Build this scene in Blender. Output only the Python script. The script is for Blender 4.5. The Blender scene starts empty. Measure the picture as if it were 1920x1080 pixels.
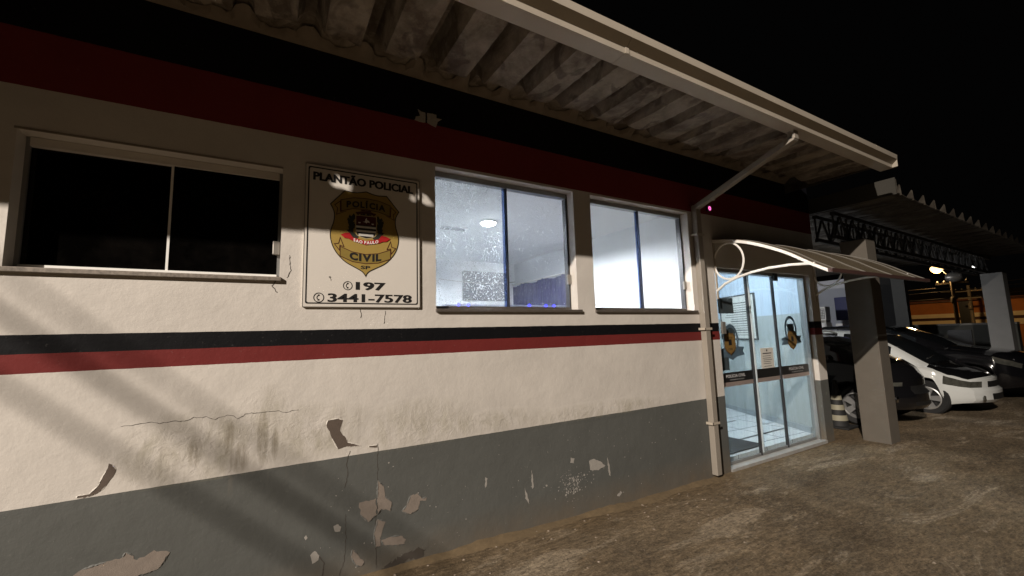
import bpy, bmesh, math, random
from mathutils import Vector, Matrix
random.seed(7)
S = bpy.context.scene
COL = S.collection
PI = math.pi

# ------------------------------------------------------------------ camera
YAW, PITCH, ROLL, FPX = math.radians(30.172), math.radians(6.541), math.radians(-1.7126), 780.48
fw = Vector((math.sin(YAW)*math.cos(PITCH), math.cos(YAW)*math.cos(PITCH), math.sin(PITCH)))
rt = Vector((math.cos(YAW), -math.sin(YAW), 0)); up = rt.cross(fw)
r2 = rt*math.cos(ROLL) + up*math.sin(ROLL); u2 = -rt*math.sin(ROLL) + up*math.cos(ROLL)
M = Matrix((r2, u2, -fw)).transposed().to_4x4(); M.translation = Vector((0, -2.95, 1.55))
cd = bpy.data.cameras.new('camera'); cam = bpy.data.objects.new('camera', cd); COL.objects.link(cam)
cam.matrix_world = M; cd.sensor_width = 36; cd.lens = 36*FPX/1920; cd.clip_end = 500; cd.clip_start = 0.02
S.camera = cam
# ------------------------------------------------------------------ world: night sky
w = bpy.data.worlds.new('World'); S.world = w; w.use_nodes = True
bg = w.node_tree.nodes['Background']; bg.inputs[0].default_value = (0.9, 0.85, 0.85, 1); bg.inputs[1].default_value = 0.0010
S.view_settings.view_transform = 'Standard'; S.view_settings.look = 'None'
S.view_settings.exposure = 0; S.view_settings.gamma = 1
# ------------------------------------------------------------------ lamps
def lamp(name, loc, power, color, radius=0.1):
    l = bpy.data.lights.new(name, 'POINT'); l.energy = power; l.color = color; l.shadow_soft_size = radius
    o = bpy.data.objects.new(name, l); COL.objects.link(o); o.location = loc; return o
MAIN = Vector((-14, -9.5, 11.15))
def spot(name, loc, aim, power, color, radius, size, blend):
    l = bpy.data.lights.new(name, 'SPOT'); l.energy = power; l.color = color; l.shadow_soft_size = radius; l.spot_size = math.radians(size); l.spot_blend = blend
    o = bpy.data.objects.new(name, l); COL.objects.link(o); o.location = loc
    o.rotation_euler = (Vector(aim)-Vector(loc)).to_track_quat('-Z', 'Y').to_euler(); return o
spot('office_light', (2.35, 1.64, 2.93), (2.35, 1.64, 0), 490, (0.93, 0.97, 1.0), 0.06, 172, .25)
spot('street_light', MAIN, (1.5, -.6, 1.0), 28000, (1.0, 0.89, 0.785), 0.11, 38, .9)
lamp('lobby_light', (5.6, 1.5, 2.75), 105, (0.84, 0.94, 1.0), 0.08)
lamp('carport_light', (9.8, 3.4, 2.55), 210, (0.95, 0.97, 1.0), 0.12)
lamp('far_street_light', (29.8, 4.5, 4.2), 420, (1.0, 0.62, 0.26), 0.15)

# ------------------------------------------------------------------ helpers
def srgb(*c): return tuple((x/12.92 if x <= 0.04045 else ((x+0.055)/1.055)**2.4) for x in c)
class MB:
    def __init__(s): s.v = []; s.f = []
    def add(s, vs, fs):
        n = len(s.v); s.v += [tuple(p) for p in vs]; s.f += [tuple(i+n for i in f) for f in fs]; return s
    def box(s, x0, x1, y0, y1, z0, z1):
        vs = [(x, y, z) for z in (z0, z1) for y in (y0, y1) for x in (x0, x1)]
        return s.add(vs, [(0,2,3,1),(4,5,7,6),(0,1,5,4),(2,6,7,3),(0,4,6,2),(1,3,7,5)])
    def obox(s, a, b, w, h, up=(0,0,1)):
        a = Vector(a); b = Vector(b); d = (b-a).normalized(); u = Vector(up)
        sd = d.cross(u)
        if sd.length < 1e-4: sd = d.cross(Vector((1,0,0)))
        sd.normalize(); u = sd.cross(d)
        vs = [p + sd*i*w/2 + u*j*h/2 for p in (a, b) for i, j in ((-1,-1),(1,-1),(1,1),(-1,1))]
        return s.add(vs, [(0,1,2,3),(7,6,5,4),(0,4,5,1),(1,5,6,2),(2,6,7,3),(3,7,4,0)])
    def tube(s, pts, r, n=8, close=False):
        pts = [Vector(p) for p in pts]; N = len(pts); vs = []; fs = []
        prev = None
        for i, p in enumerate(pts):
            if close: t = pts[(i+1) % N]-pts[i-1]
            else: t = pts[min(i+1, N-1)]-pts[max(i-1, 0)]
            t.normalize()
            if prev is None:
                a = t.orthogonal().normalized()
            else:
                a = (prev - t*prev.dot(t)).normalized()
            prev = a; b = t.cross(a)
            rr = r[i] if isinstance(r, (list, tuple)) else r
            vs += [p + (a*math.cos(2*PI*k/n) + b*math.sin(2*PI*k/n))*rr for k in range(n)]
        for i in range(N if close else N-1):
            j = (i+1) % N
            fs += [(i*n+k, i*n+(k+1) % n, j*n+(k+1) % n, j*n+k) for k in range(n)]
        if not close: fs += [tuple(range(n))[::-1], tuple((N-1)*n+k for k in range(n))]
        return s.add(vs, fs)
    def prism(s, pts, y0, y1):          # polygon in x,z ; extruded from y0 (front, smaller y) to y1
        n = len(pts); vs = [(x, y0, z) for x, z in pts] + [(x, y1, z) for x, z in pts]
        fs = [tuple(range(n)), tuple(range(2*n-1, n-1, -1))] + [(i, n+i, n+(i+1) % n, (i+1) % n) for i in range(n)]
        return s.add(vs, fs)
    def prism_z(s, pts, z0, z1):
        n = len(pts); vs = [(x, y, z0) for x, y in pts] + [(x, y, z1) for x, y in pts]
        fs = [tuple(range(n))[::-1], tuple(range(n, 2*n))] + [(i, (i+1) % n, n+(i+1) % n, n+i) for i in range(n)]
        return s.add(vs, fs)
    def ring(s, a, b, c, d, t, y0, y1):
        o_ = [(a, c), (b, c), (b, d), (a, d)]; i_ = [(a+t, c+t), (b-t, c+t), (b-t, d-t), (a+t, d-t)]
        vs = [(x, y, z) for y in (y0, y1) for x, z in o_+i_]; fs = []
        for k in range(4):
            n = (k+1) % 4; fs += [(k, n, 4+n, 4+k), (8+k, 12+k, 12+n, 8+n), (k, 8+k, 8+n, n), (4+k, 4+n, 12+n, 12+k)]
        return s.add(vs, fs)
    def lathe(s, prof, c, axis='z', n=24):  # prof: (r, h)
        vs = []; fs = []
        for r, h in prof:
            for k in range(n):
                a = 2*PI*k/n; p = (r*math.cos(a), r*math.sin(a), h)
                if axis == 'x': p = (p[2], p[0], p[1])
                elif axis == 'y': p = (p[0], p[2], p[1])
                vs.append((p[0]+c[0], p[1]+c[1], p[2]+c[2]))
        for i in range(len(prof)-1):
            fs += [(i*n+k, i*n+(k+1) % n, (i+1)*n+(k+1) % n, (i+1)*n+k) for k in range(n)]
        return s.add(vs, fs)
    def build(s, name, mat, parent=None, smooth=False, bevel=0):
        me = bpy.data.meshes.new(name); me.from_pydata(s.v, [], s.f)
        bm = bmesh.new(); bm.from_mesh(me)
        bmesh.ops.recalc_face_normals(bm, faces=bm.faces)
        bm.to_mesh(me); bm.free()
        me.materials.append(mat)
        if smooth:
            for p in me.polygons: p.use_smooth = True
        o = bpy.data.objects.new(name, me); COL.objects.link(o)
        if parent: o.parent = parent
        if bevel:
            m = o.modifiers.new('bevel', 'BEVEL'); m.width = bevel; m.segments = 2; m.limit_method = 'ANGLE'
        if smooth:
            try: me.set_sharp_from_angle(angle=math.radians(38))
            except Exception: pass
        return o
def tag(o, label=None, cat=None, group=None, kind=None):
    if label: o['label'] = label
    if cat: o['category'] = cat
    if group: o['group'] = group
    if kind: o['kind'] = kind
    return o
def empty(name, loc=(0,0,0), label=None, cat=None, group=None):
    o = bpy.data.objects.new(name, None); COL.objects.link(o); o.location = loc; o.empty_display_size = .1
    return tag(o, label, cat, group)
def smooth01(a, b, t):
    t = max(0, min(1, (t-a)/(b-a))); return t*t*(3-2*t)
def lerp(tab, x):
    if x <= tab[0][0]: return tab[0][1]
    for (a, va), (b, vb) in zip(tab, tab[1:]):
        if x <= b: return va + (vb-va)*(x-a)/(b-a)
    return tab[-1][1]

# ---- text as mesh
def text_geo(s, bold=0.0):
    c = bpy.data.curves.new('lettering', 'FONT'); c.body = s; c.size = 1; c.offset = bold; c.resolution_u = 3
    c.fill_mode = 'FRONT'
    o = bpy.data.objects.new('lettering', c); COL.objects.link(o)
    dg = bpy.context.evaluated_depsgraph_get(); ev = o.evaluated_get(dg); me = ev.to_mesh()
    vs = [(v.co.x, v.co.y) for v in me.vertices]; fs = [tuple(p.vertices) for p in me.polygons]
    ev.to_mesh_clear(); bpy.data.objects.remove(o); bpy.data.curves.remove(c)
    return vs, fs
def put_text(mb, s, u0, u1, v0, v1, fn, bold=0.02, fat=0):
    vs, fs = text_geo(s, bold)
    if not vs: return
    xs = [v[0] for v in vs]; ys = [v[1] for v in vs]; a, b, c, d = min(xs), max(xs), min(ys), max(ys)
    sh = fat*(u1-u0)/(b-a)
    for j in ((-1, -.5, 0, .5, 1) if fat else (0,)):
        P_ = [fn(u0+sh+(x-a)/(b-a)*(u1-u0-2*sh)+j*sh, v0+(y-c)/(d-c)*(v1-v0)) for x, y in vs]
        mb.add([(p[0], p[1]-.00006*(j+1), p[2]) for p in P_], fs)
def text_arc(mb, s, u0, u1, vf, hf, fn, bold=0.02):
    """letters one by one along v = vf(u), height hf(u)"""
    gl = []; tot = 0
    for ch in s:
        if ch == ' ': gl.append(None); tot += .35; continue
        g = text_geo(ch, bold); xs = [v[0] for v in g[0]]; gl.append((g, min(xs), max(xs))); tot += max(xs)-min(xs)+.1
    k = (u1-u0)/(tot-.1); u = u0
    for g in gl:
        if g is None: u += .35*k; continue
        (vs, fs), a, b = g; wd = (b-a)*k; um = u+wd/2; sl = (vf(um+.01)-vf(um-.01))/.02
        mb.add([fn(u+(x-a)*k, vf(um)+(u+(x-a)*k-um)*sl+y/.73*hf(um)) for x, y in vs], fs)
        u += wd+.1*k

# ------------------------------------------------------------------ materials
class NT:
    def __init__(s, name):
        s.m = bpy.data.materials.new(name); s.m.use_nodes = True; s.t = s.m.node_tree; s.p = s.t.nodes['Principled BSDF']; s.out = s.t.nodes['Material Output']
    def n(s, t, **k):
        nd = s.t.nodes.new(t)
        for a, b in k.items(): setattr(nd, a, b)
        return nd
    def l(s, a, b): s.t.links.new(a, b)
    def co(s):
        if not hasattr(s, '_c'): s._c = s.n('ShaderNodeTexCoord').outputs['Object']
        return s._c
    def mapping(s, scale=(1,1,1), loc=(0,0,0), rot=(0,0,0)):
        m = s.n('ShaderNodeMapping'); m.inputs['Scale'].default_value = scale; m.inputs['Location'].default_value = loc; m.inputs['Rotation'].default_value = rot
        s.l(s.co(), m.inputs[0]); return m.outputs[0]
    def noise(s, scale, detail=6, rough=.6, vec=None, dist=0):
        n = s.n('ShaderNodeTexNoise'); n.inputs['Scale'].default_value = scale; n.inputs['Detail'].default_value = detail
        n.inputs['Roughness'].default_value = rough; n.inputs['Distortion'].default_value = dist
        s.l(vec or s.co(), n.inputs['Vector']); return n.outputs['Fac']
    def ramp(s, f, stops, mode='LINEAR'):
        r = s.n('ShaderNodeValToRGB'); r.color_ramp.interpolation = mode; e = r.color_ramp.elements
        while len(e) < len(stops): e.new(0.5)
        for i, (p, c) in enumerate(stops):
            e[i].position = p; e[i].color = (c, c, c, 1) if not hasattr(c, '__len__') else (*c, 1)
        s.l(f, r.inputs[0]); return r.outputs[0]
    def mix(s, f, a, b, mode='MIX'):
        m = s.n('ShaderNodeMix', data_type='RGBA', blend_type=mode)
        for i, x in ((0, f), (6, a), (7, b)):
            if hasattr(x, 'is_linked'): s.l(x, m.inputs[i])
            elif hasattr(x, '__len__'): m.inputs[i].default_value = (*x, 1)
            else: m.inputs[i].default_value = x if i == 0 else (x, x, x, 1)
        return m.outputs[2]
    def math(s, op, a, b=0, c=None):
        m = s.n('ShaderNodeMath', operation=op)
        for i, x in enumerate((a, b, c)):
            if x is None: continue
            if hasattr(x, 'is_linked'): s.l(x, m.inputs[i])
            else: m.inputs[i].default_value = x
        return m.outputs[0]
    def bump(s, h, strength, dist=0.01, base=None):
        b = s.n('ShaderNodeBump'); b.inputs['Strength'].default_value = strength; b.inputs['Distance'].default_value = dist
        s.l(h, b.inputs['Height'])
        if base: s.l(base, b.inputs['Normal'])
        return b.outputs[0]
    def fin(s, col=None, rough=.6, normal=None, metal=0, spec=.5, coat=0):
        if col is not None:
            if hasattr(col, 'is_linked'): s.l(col, s.p.inputs['Base Color'])
            else: s.p.inputs['Base Color'].default_value = (*col, 1)
        if hasattr(rough, 'is_linked'): s.l(rough, s.p.inputs['Roughness'])
        else: s.p.inputs['Roughness'].default_value = rough
        s.p.inputs['Metallic'].default_value = metal; s.p.inputs['Specular IOR Level'].default_value = spec
        s.p.inputs['Coat Weight'].default_value = coat; s.p.inputs['Coat Roughness'].default_value = .05
        if normal: s.l(normal, s.p.inputs['Normal'])
        return s.m
def plain(name, col, rough=.5, metal=0, var=.15, scale=8, spec=.5, coat=0, bump=0):
    t = NT(name); f = t.noise(scale, 5)
    c = t.mix(f, tuple(x*(1-var) for x in col), tuple(min(1, x*(1+var)) for x in col))
    nb = t.bump(t.noise(scale*12, 3), bump, .004) if bump else None
    return t.fin(c, rough, nb, metal, spec, coat)
def emit(name, col, st):
    t = NT(name); t.p.inputs['Base Color'].default_value = (*col, 1); t.p.inputs['Emission Color'].default_value = (*col, 1); t.p.inputs['Emission Strength'].default_value = st; return t.m
def glass(name, tint=(1,1,1), refl=1.0, dust=None, dustcol=(.8,.85,.9)):
    t = NT(name); tr = t.n('ShaderNodeBsdfTransparent'); tr.inputs[0].default_value = (*tint, 1)
    gl = t.n('ShaderNodeBsdfGlossy'); gl.inputs['Roughness'].default_value = .02
    fr = t.n('ShaderNodeFresnel'); fr.inputs[0].default_value = 1.45
    mx = t.n('ShaderNodeMixShader'); gm = t.n('ShaderNodeNewGeometry'); t.l(t.math('MULTIPLY', t.math('MULTIPLY', fr.outputs[0], refl), t.math('SUBTRACT', 1, gm.outputs['Backfacing'])), mx.inputs[0]); t.l(tr.outputs[0], mx.inputs[1]); t.l(gl.outputs[0], mx.inputs[2])
    last = mx.outputs[0]
    if dust:
        df = t.n('ShaderNodeBsdfDiffuse'); df.inputs[0].default_value = (*dustcol, 1)
        tl = t.n('ShaderNodeBsdfTranslucent'); tl.inputs[0].default_value = (*dustcol, 1)
        ad = t.n('ShaderNodeMixShader'); ad.inputs[0].default_value = .65; t.l(df.outputs[0], ad.inputs[1]); t.l(tl.outputs[0], ad.inputs[2])
        m2 = t.n('ShaderNodeMixShader'); t.l(dust(t), m2.inputs[0]); t.l(last, m2.inputs[1]); t.l(ad.outputs[0], m2.inputs[2]); last = m2.outputs[0]
    t.l(last, t.out.inputs[0]); return t.m

CREAM = (.60, .562, .51)
def wall_material():
    t = NT('painted_plaster'); sep = t.n('ShaderNodeSeparateXYZ'); t.l(t.co(), sep.inputs[0])
    z = sep.outputs[2]; x = sep.outputs[0]
    wob = t.math('MULTIPLY', t.math('SUBTRACT', t.noise(9, 4), .5), .006)
    zz = t.math('DIVIDE', t.math('ADD', z, wob), 4)
    GR = (.105, .108, .1)
    band = t.ramp(zz, [(0, GR), (.80/4, CREAM), (1.425/4, (.155, .022, .02)), (1.53/4, (.003, .003, .004)), (1.62/4, CREAM), (2.885/4, (.20, .026, .026)), (3.20/4, (.005, .005, .008))], 'CONSTANT')
    # soft large mottling of the paint
    mot = t.ramp(t.noise(1.6, 8, .65), [(.3, .86), (.7, 1.04)])
    c = t.mix(1, band, mot, 'MULTIPLY')
    # mossy / damp stains low on the cream paint
    def blob(cx, cz, rx, rz):
        dx = t.math('DIVIDE', t.math('SUBTRACT', x, cx), rx); dz = t.math('DIVIDE', t.math('SUBTRACT', z, cz), rz)
        d = t.math('ADD', t.math('MULTIPLY', dx, dx), t.math('MULTIPLY', dz, dz))
        return t.math('MAXIMUM', t.math('SUBTRACT', 1, d), 0)
    mask = None
    for b in ((-.28, .98, .5, .24), (.22, 1.0, .45, .2), (1.35, .9, .8, .1), (2.6, .86, 1.0, .09), (-.02, 1.05, .2, .28), (.95, .95, .5, .2)):
        v = blob(*b); mask = v if mask is None else t.math('MAXIMUM', mask, v)
    st = t.noise(1, 8, .72, t.mapping((7, 7, 3.2)), .6)
    m = t.math('MULTIPLY', mask, t.ramp(st, [(.42, 0), (.66, 1)]))
    low = t.math('GREATER_THAN', z, .8)
    m = t.math('MULTIPLY', m, low)
    c = t.mix(t.math('MULTIPLY', m, .6), c, t.mix(t.noise(14, 3), (.22, .21, .11), (.30, .26, .2)))
    # vertical run-off streaks
    sn = t.noise(1, 6, .6, t.mapping((16, 16, .9)), .3)
    strk = t.math('MULTIPLY', t.ramp(sn, [(.56, 0), (.74, 1)]), t.math('MULTIPLY', t.math('MAXIMUM', blob(-.15, .98, .75, .3), blob(.4, .95, .4, .25)), .6))
    c = t.mix(strk, c, (.2, .17, .13), 'MIX')
    dr = None
    for b in ((-.02, .99, .03, .17), (-.185, 1.02, .028, .11), (-.34, .97, .035, .09), (.045, .95, .02, .1), (-.13, .9, .05, .09)):
        v = blob(*b); dr = v if dr is None else t.math('MAXIMUM', dr, v)
    c = t.mix(t.math('MULTIPLY', t.math('MULTIPLY', t.math('POWER', dr, .5), t.ramp(t.noise(1, 5, .7, t.mapping((60, 60, 9))), [(.3, .1), (.6, 1)])), .62), c, (.17, .14, .09))
    # dust & fine dirt on the grey plinth, splashed earth near the ground
    sp = t.ramp(t.noise(38, 4, .7), [(.62, 0), (.72, 1)])
    lowm = t.ramp(z, [(.0, 1), (.28, 0)])
    c = t.mix(t.math('MULTIPLY', t.math('MULTIPLY', lowm, t.noise(6, 6)), .9), c, (.17, .125, .08))
    c = t.mix(t.math('MULTIPLY', sp, .12), c, (.35, .33, .3))
    # plaster unevenness
    n1 = t.noise(3.2, 7, .62); n2 = t.noise(55, 4, .6); vo = t.n('ShaderNodeTexVoronoi', feature='DISTANCE_TO_EDGE'); vo.inputs['Scale'].default_value = 5.5
    t.l(t.mapping((1, 1, 1.3)), vo.inputs[0])
    lump = t.math('MULTIPLY', t.noise(17, 6, .7, None, .8), t.math('ADD', t.math('MULTIPLY', mask, .9), .06))
    nb = t.bump(n1, .3, .03); nb = t.bump(n2, .22, .003, nb); nb = t.bump(lump, .55, .012, nb)
    return t.fin(c, .7, nb, 0, .2)
M_WALL = wall_material()
M_REVEAL = plain('reveal_paint', CREAM, .6, bump=.15)
M_PLAST = plain('bare_plaster_grey', (.215, .18, .15), .9, var=.25, scale=22, bump=.4)
M_PLAST2 = plain('bare_plaster_brown', (.10, .075, .058), .9, var=.25, scale=22, bump=.4)
M_PAINTCHIP = plain('white_undercoat', (.33, .31, .28), .8, var=.2, scale=30, bump=.3)
M_CRACK = plain('crack_dark', (.06, .05, .04), .9)
M_INT = plain('office_white_paint', (.80, .82, .83), .6, var=.03, scale=2)
M_CEIL = plain('office_ceiling_paint', (.86, .87, .87), .7, var=.04, scale=1.5)
def lobby_mat():
    t = NT('lobby_two_tone_paint'); sep = t.n('ShaderNodeSeparateXYZ'); t.l(t.co(), sep.inputs[0])
    c = t.ramp(t.math('DIVIDE', sep.outputs[2], 4), [(0, (.40, .43, .42)), (1.745/4, (.52, .61, .72))], 'CONSTANT')
    c = t.mix(1, c, t.ramp(t.noise(3, 7, .6, t.mapping((1, 1, .4))), [(.3, .88), (.7, 1.03)]), 'MULTIPLY')
    return t.fin(c, .45)
M_LOBBY = lobby_mat()
def tile_mat():
    t = NT('lobby_floor_tile'); br = t.n('ShaderNodeTexBrick'); br.offset = 0
    br.inputs['Color1'].default_value = (.86, .87, .87, 1); br.inputs['Color2'].default_value = (.80, .82, .83, 1); br.inputs['Mortar'].default_value = (.12, .12, .13, 1)
    br.inputs['Scale'].default_value = 1; br.inputs['Brick Width'].default_value = .6; br.inputs['Row Height'].default_value = .6; br.inputs['Mortar Size'].default_value = .006
    t.l(t.mapping(rot=(0, 0, math.radians(3))), br.inputs[0])
    return t.fin(br.outputs[0], .22)
M_TILE = tile_mat()
def ground_mat():
    t = NT('worn_concrete_yard')
    big = t.ramp(t.noise(.95, 7, .62, None, .8), [(.34, 0), (.66, 1)]); mid = t.noise(2.3, 8, .68, t.mapping((.55, 1.25, 1), rot=(0, 0, math.radians(-12))), .8); fine = t.noise(62, 5, .75)
    vo = t.n('ShaderNodeTexVoronoi'); vo.inputs['Scale'].default_value = 70; t.l(t.co(), vo.inputs[0])
    c = t.mix(big, (.125, .092, .056), (.31, .235, .148))
    c = t.mix(t.math('MULTIPLY', t.ramp(mid, [(.42, 0), (.64, 1)]), .7), c, (.125, .095, .062))
    c = t.mix(t.math('MULTIPLY', t.ramp(t.noise(1.6, 9, .7, t.mapping((.4, 1.5, 1), loc=(3, 1, 0), rot=(0, 0, math.radians(-15))), .9), [(.55, 0), (.61, 1)]), .75), c, (.38, .31, .22))
    c = t.mix(t.ramp(fine, [(.34, .7), (.5, 0)]), c, (.035, .026, .016))
    c = t.mix(t.ramp(fine, [(.58, 0), (.72, .9)]), c, (.42, .35, .25))
    c = t.mix(t.math('MULTIPLY', t.ramp(vo.outputs['Color'], [(.84, 0), (.94, 1)]), .3), c, (.34, .30, .25))
    # ochre silt along the wall foot
    sep = t.n('ShaderNodeSeparateXYZ'); t.l(t.co(), sep.inputs[0])
    d = t.math('ADD', t.math('MULTIPLY', sep.outputs[1], -1), t.math('MULTIPLY', t.math('SUBTRACT', t.noise(2.1, 6), .5), .5))
    silt = t.ramp(d, [(.06, 1), (.42, 0)])
    c = t.mix(t.math('MULTIPLY', silt, .8), c, t.mix(t.noise(30, 4), (.12, .08, .04), (.21, .15, .085)))
    co_ = t.noise(24, 6, .8)
    c = t.mix(1, c, t.ramp(t.noise(1, 5, .75, t.mapping((13, 40, 20), rot=(0, 0, math.radians(-18))), .5), [(.36, .6), (.5, .95), (.64, 1.45)]), 'MULTIPLY')
    h = t.math('ADD', t.math('MULTIPLY', fine, t.math('ADD', .25, t.ramp(mid, [(.4, 1), (.62, .25)]))), t.math('MULTIPLY', mid, 1.2))
    nb = t.bump(h, .9, .02); nb = t.bump(co_, .8, .03, nb); nb = t.bump(t.noise(1.4, 4, .5, t.mapping((.5, 1.6, 1), rot=(0, 0, -.25))), .5, .12, nb)
    return t.fin(c, .88, nb, 0, .25)
M_GROUND = ground_mat()
def roof_mat(name, k=1.0):
    t = NT(name)
    a = t.noise(3.3, 8, .68, t.mapping((1, .6, 1)), .5); b = t.noise(14, 6, .7)
    c = t.mix(t.ramp(a, [(.38, 0), (.62, 1)]), tuple(x*k for x in (.11, .088, .066)), tuple(x*k for x in (.27, .235, .19)))
    c = t.mix(t.ramp(t.noise(2.4, 3, .5, t.mapping((1.7, .9, 1), loc=(5, 2, 0)), 1.2), [(.555, 0), (.60, .6)]), c, tuple(x*k for x in (.06, .045, .034)))
    c = t.mix(t.math('MULTIPLY', t.ramp(b, [(.5, 0), (.7, 1)]), .35), c, tuple(x*k for x in (.36, .33, .27)))
    return t.fin(c, .9, t.bump(t.noise(40, 5), .35, .006, t.bump(a, .3, .02)), 0, .2)
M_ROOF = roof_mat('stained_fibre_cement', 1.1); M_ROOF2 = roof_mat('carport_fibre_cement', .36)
M_GUTTER = plain('gutter_paint', (.42, .37, .30), .55, var=.14, scale=3, bump=.1)
M_ALU = plain('aluminium_track', (.30, .30, .29), .35, .6)
M_ALUD = plain('dark_seal', (.03, .03, .032), .4)
M_ALUB = plain('blue_grey_profile', (.20, .25, .36), .35, .3)
M_GRAN = plain('granite_sill', (.085, .072, .06), .5, var=.6, scale=60)
M_LATCH = plain('grey_lock', (.30, .28, .25), .35, .5)
M_WHITE = plain('white_paint', (.78, .77, .73), .4, var=.06)
M_BLACK = plain('black_paint', (.01, .01, .011), .4)
def dust1(t):
    a = t.ramp(t.noise(85, 2, .6), [(.58, 0), (.66, .9)]); b = t.ramp(t.noise(5, 6, .7), [(.35, .06), (.75, .22)])
    return t.math('MAXIMUM', t.math('MULTIPLY', a, t.ramp(t.noise(2.6, 3), [(.38, .1), (.6, 1)])), b)
def dust2(t): return t.math('MAXIMUM', t.ramp(t.noise(7, 6, .7), [(.45, .01), (.8, .05)]), t.ramp(t.noise(90, 2, .6), [(.66, 0), (.72, .35)]))
def dust4(t): return t.ramp(t.noise(5, 4, .6), [(.45, .005), (.8, .03)])
def dust3(t): return t.ramp(t.noise(1, 7, .7, t.mapping((14, 14, 1.2)), .5), [(.45, .01), (.78, .2)])
M_GL1 = glass('dusty_window_glass', (.95, .97, 1), 1, dust1)
M_GL1b = glass('smeared_window_glass', (.95, .96, 1), 1, dust2)
M_GL2 = glass('clean_window_glass', (.97, .98, 1), 1, dust4)
M_GLD = glass('dark_tinted_glass', (.012, .012, .014), .6, lambda t: t.ramp(t.noise(3, 7, .7), [(.4, .04), (.8, .25)]), (.07, .06, .052))  # pale mottling mixed in to stand for a faint reflection
M_STILE = glass('blue_reflection_glass', (.46, .53, .72), 1)  # blue tint stands for the reflection along the meeting stile
M_GLDOOR = glass('door_glass', (.86, .89, .90), 1, dust3, (.7, .76, .76))

# ------------------------------------------------------------------ ground
def ground_z(x, y=0): return lerp([(-20, .07), (.6, .055), (1.9, .035), (3, -.005), (4.2, -.015), (6.6, -.02), (40, -.02)], x)
mb = MB(); xs = [-60, -30, -15, -8, -4, -2] + [i*.5 for i in range(-3, 17)] + [9, 10, 12, 14, 18, 25, 40, 60, 90]; ys = [-60, -30, -15, -8, -5, -3, -2, -1, -.5, 0, .5, 2, 5, 10, 30, 60]
mb.add([(x, y, ground_z(x)) for y in ys for x in xs], [(j*len(xs)+i, j*len(xs)+i+1, (j+1)*len(xs)+i+1, (j+1)*len(xs)+i) for j in range(len(ys)-1) for i in range(len(xs)-1) if not (xs[i] >= -8 and xs[i+1] <= 6.6 and ys[j] >= .5)])
g = mb.build('ground', M_GROUND, None, True); tag(g, kind='structure')
# silt and loose crumbs against the wall foot
mb = MB()
rr = random.Random(3)
prev = None; N = 140
rows = []
for i in range(N+1):
    x = -1.2 + i*(5.3+1.2)/N; h = .010+.014*abs(math.sin(x*3.1)+.6*math.sin(x*7.7))*rr.uniform(.5, 1.1); wd = .05+.05*abs(math.sin(x*2.3+1))+.03*rr.random()
    if x > 4.3: h *= .4; wd *= .5
    gz = ground_z(x); rows.append([(x, .0, gz+h), (x, -wd*.4, gz+h*.7), (x, -wd, gz-.004)])
mb.add([p for r in rows for p in r], [(i*3+k, i*3+k+1, i*3+k+4, i*3+k+3) for i in range(N) for k in (0, 1)])
M_SILT = plain('ochre_silt', (.135, .095, .05), .95, var=.45, scale=25, bump=.6)
o = mb.build('silt_ridge', M_SILT, None, True); tag(o, kind='stuff'); o['label'] = 'ochre silt and grit heaped along the foot of the wall'; o['category'] = 'dirt'
mb = MB()
for i in range(260):
    x = rr.uniform(.4, 7.5); y = -abs(rr.gauss(.0, .55)) if i % 3 else -rr.uniform(.2, 2.4)
    if y > -.06: y = -.06-rr.random()*.05
    s = rr.uniform(.004, .013); z = ground_z(x)
    a = rr.uniform(0, 6)
    mb.add([(x+s*math.cos(a+k*1.57)*rr.uniform(.6, 1.5), y+s*math.sin(a+k*1.57)*rr.uniform(.6, 1.3), z) for k in range(4)] + [(x, y, z+s*.6)], [(0,1,4), (1,2,4), (2,3,4), (3,0,4)])
o = mb.build('loose_grit', plain('pebbles', (.25, .2, .15), .9, var=.7, scale=3), None); tag(o, 'scattered grit and paint crumbs on the yard floor', 'grit', kind='stuff')

# ------------------------------------------------------------------ police station
ST = empty('police_station', (2.5, 0, 0), 'long single storey police station with cream wall, red and black bands and grey plinth', 'building')
def P(o):                                   # parts are modelled in world coordinates, parent sits at its base
    o.matrix_parent_inverse = Matrix.Translation((-2.5, 0, 0)); return o
def part(mb, name, mat, **k): return P(mb.build(name, mat, ST, **k))
def sub(mb, name, mat, par, **k): return mb.build(name, mat, par, **k)
WINS = {'dark': (-1.135, .04, 1.955, 2.66), 'one': (1.06, 2.40, 1.765, 2.868), 'two': (2.605, 4.025, 1.765, 2.868)}
DOOR = (4.43, 6.585, -.05, 2.275)
WX0, WX1, WZ1, TH = -7.0, 6.80, 3.62, .15
ops = list(WINS.values()) + [DOOR, (-4.2, -2.4, 1.955, 2.66)]
gx = sorted(set([WX0, WX1] + [v for o_ in ops for v in o_[:2]])); gz = sorted(set([-.12, WZ1] + [v for o_ in ops for v in o_[2:]]))
mb = MB()
def isopen(x, z): return any(a < x < b and c < z < d for a, b, c, d in ops)
for i in range(len(gx)-1):
    for j in range(len(gz)-1):
        xm, zm = (gx[i]+gx[i+1])/2, (gz[j]+gz[j+1])/2
        if isopen(xm, zm): continue
        for y in (0, TH):
            mb.add([(gx[i], y, gz[j]), (gx[i+1], y, gz[j]), (gx[i+1], y, gz[j+1]), (gx[i], y, gz[j+1])], [(0,1,2,3)])
for a, b, c, d in ops:
    mb.add([(a,0,c),(a,TH,c),(a,TH,d),(a,0,d)], [(0,1,2,3)]); mb.add([(b,0,c),(b,TH,c),(b,TH,d),(b,0,d)], [(0,1,2,3)])
    mb.add([(a,0,c),(a,TH,c),(b,TH,c),(b,0,c)], [(0,1,2,3)]); mb.add([(a,0,d),(a,TH,d),(b,TH,d),(b,0,d)], [(0,1,2,3)])
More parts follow.
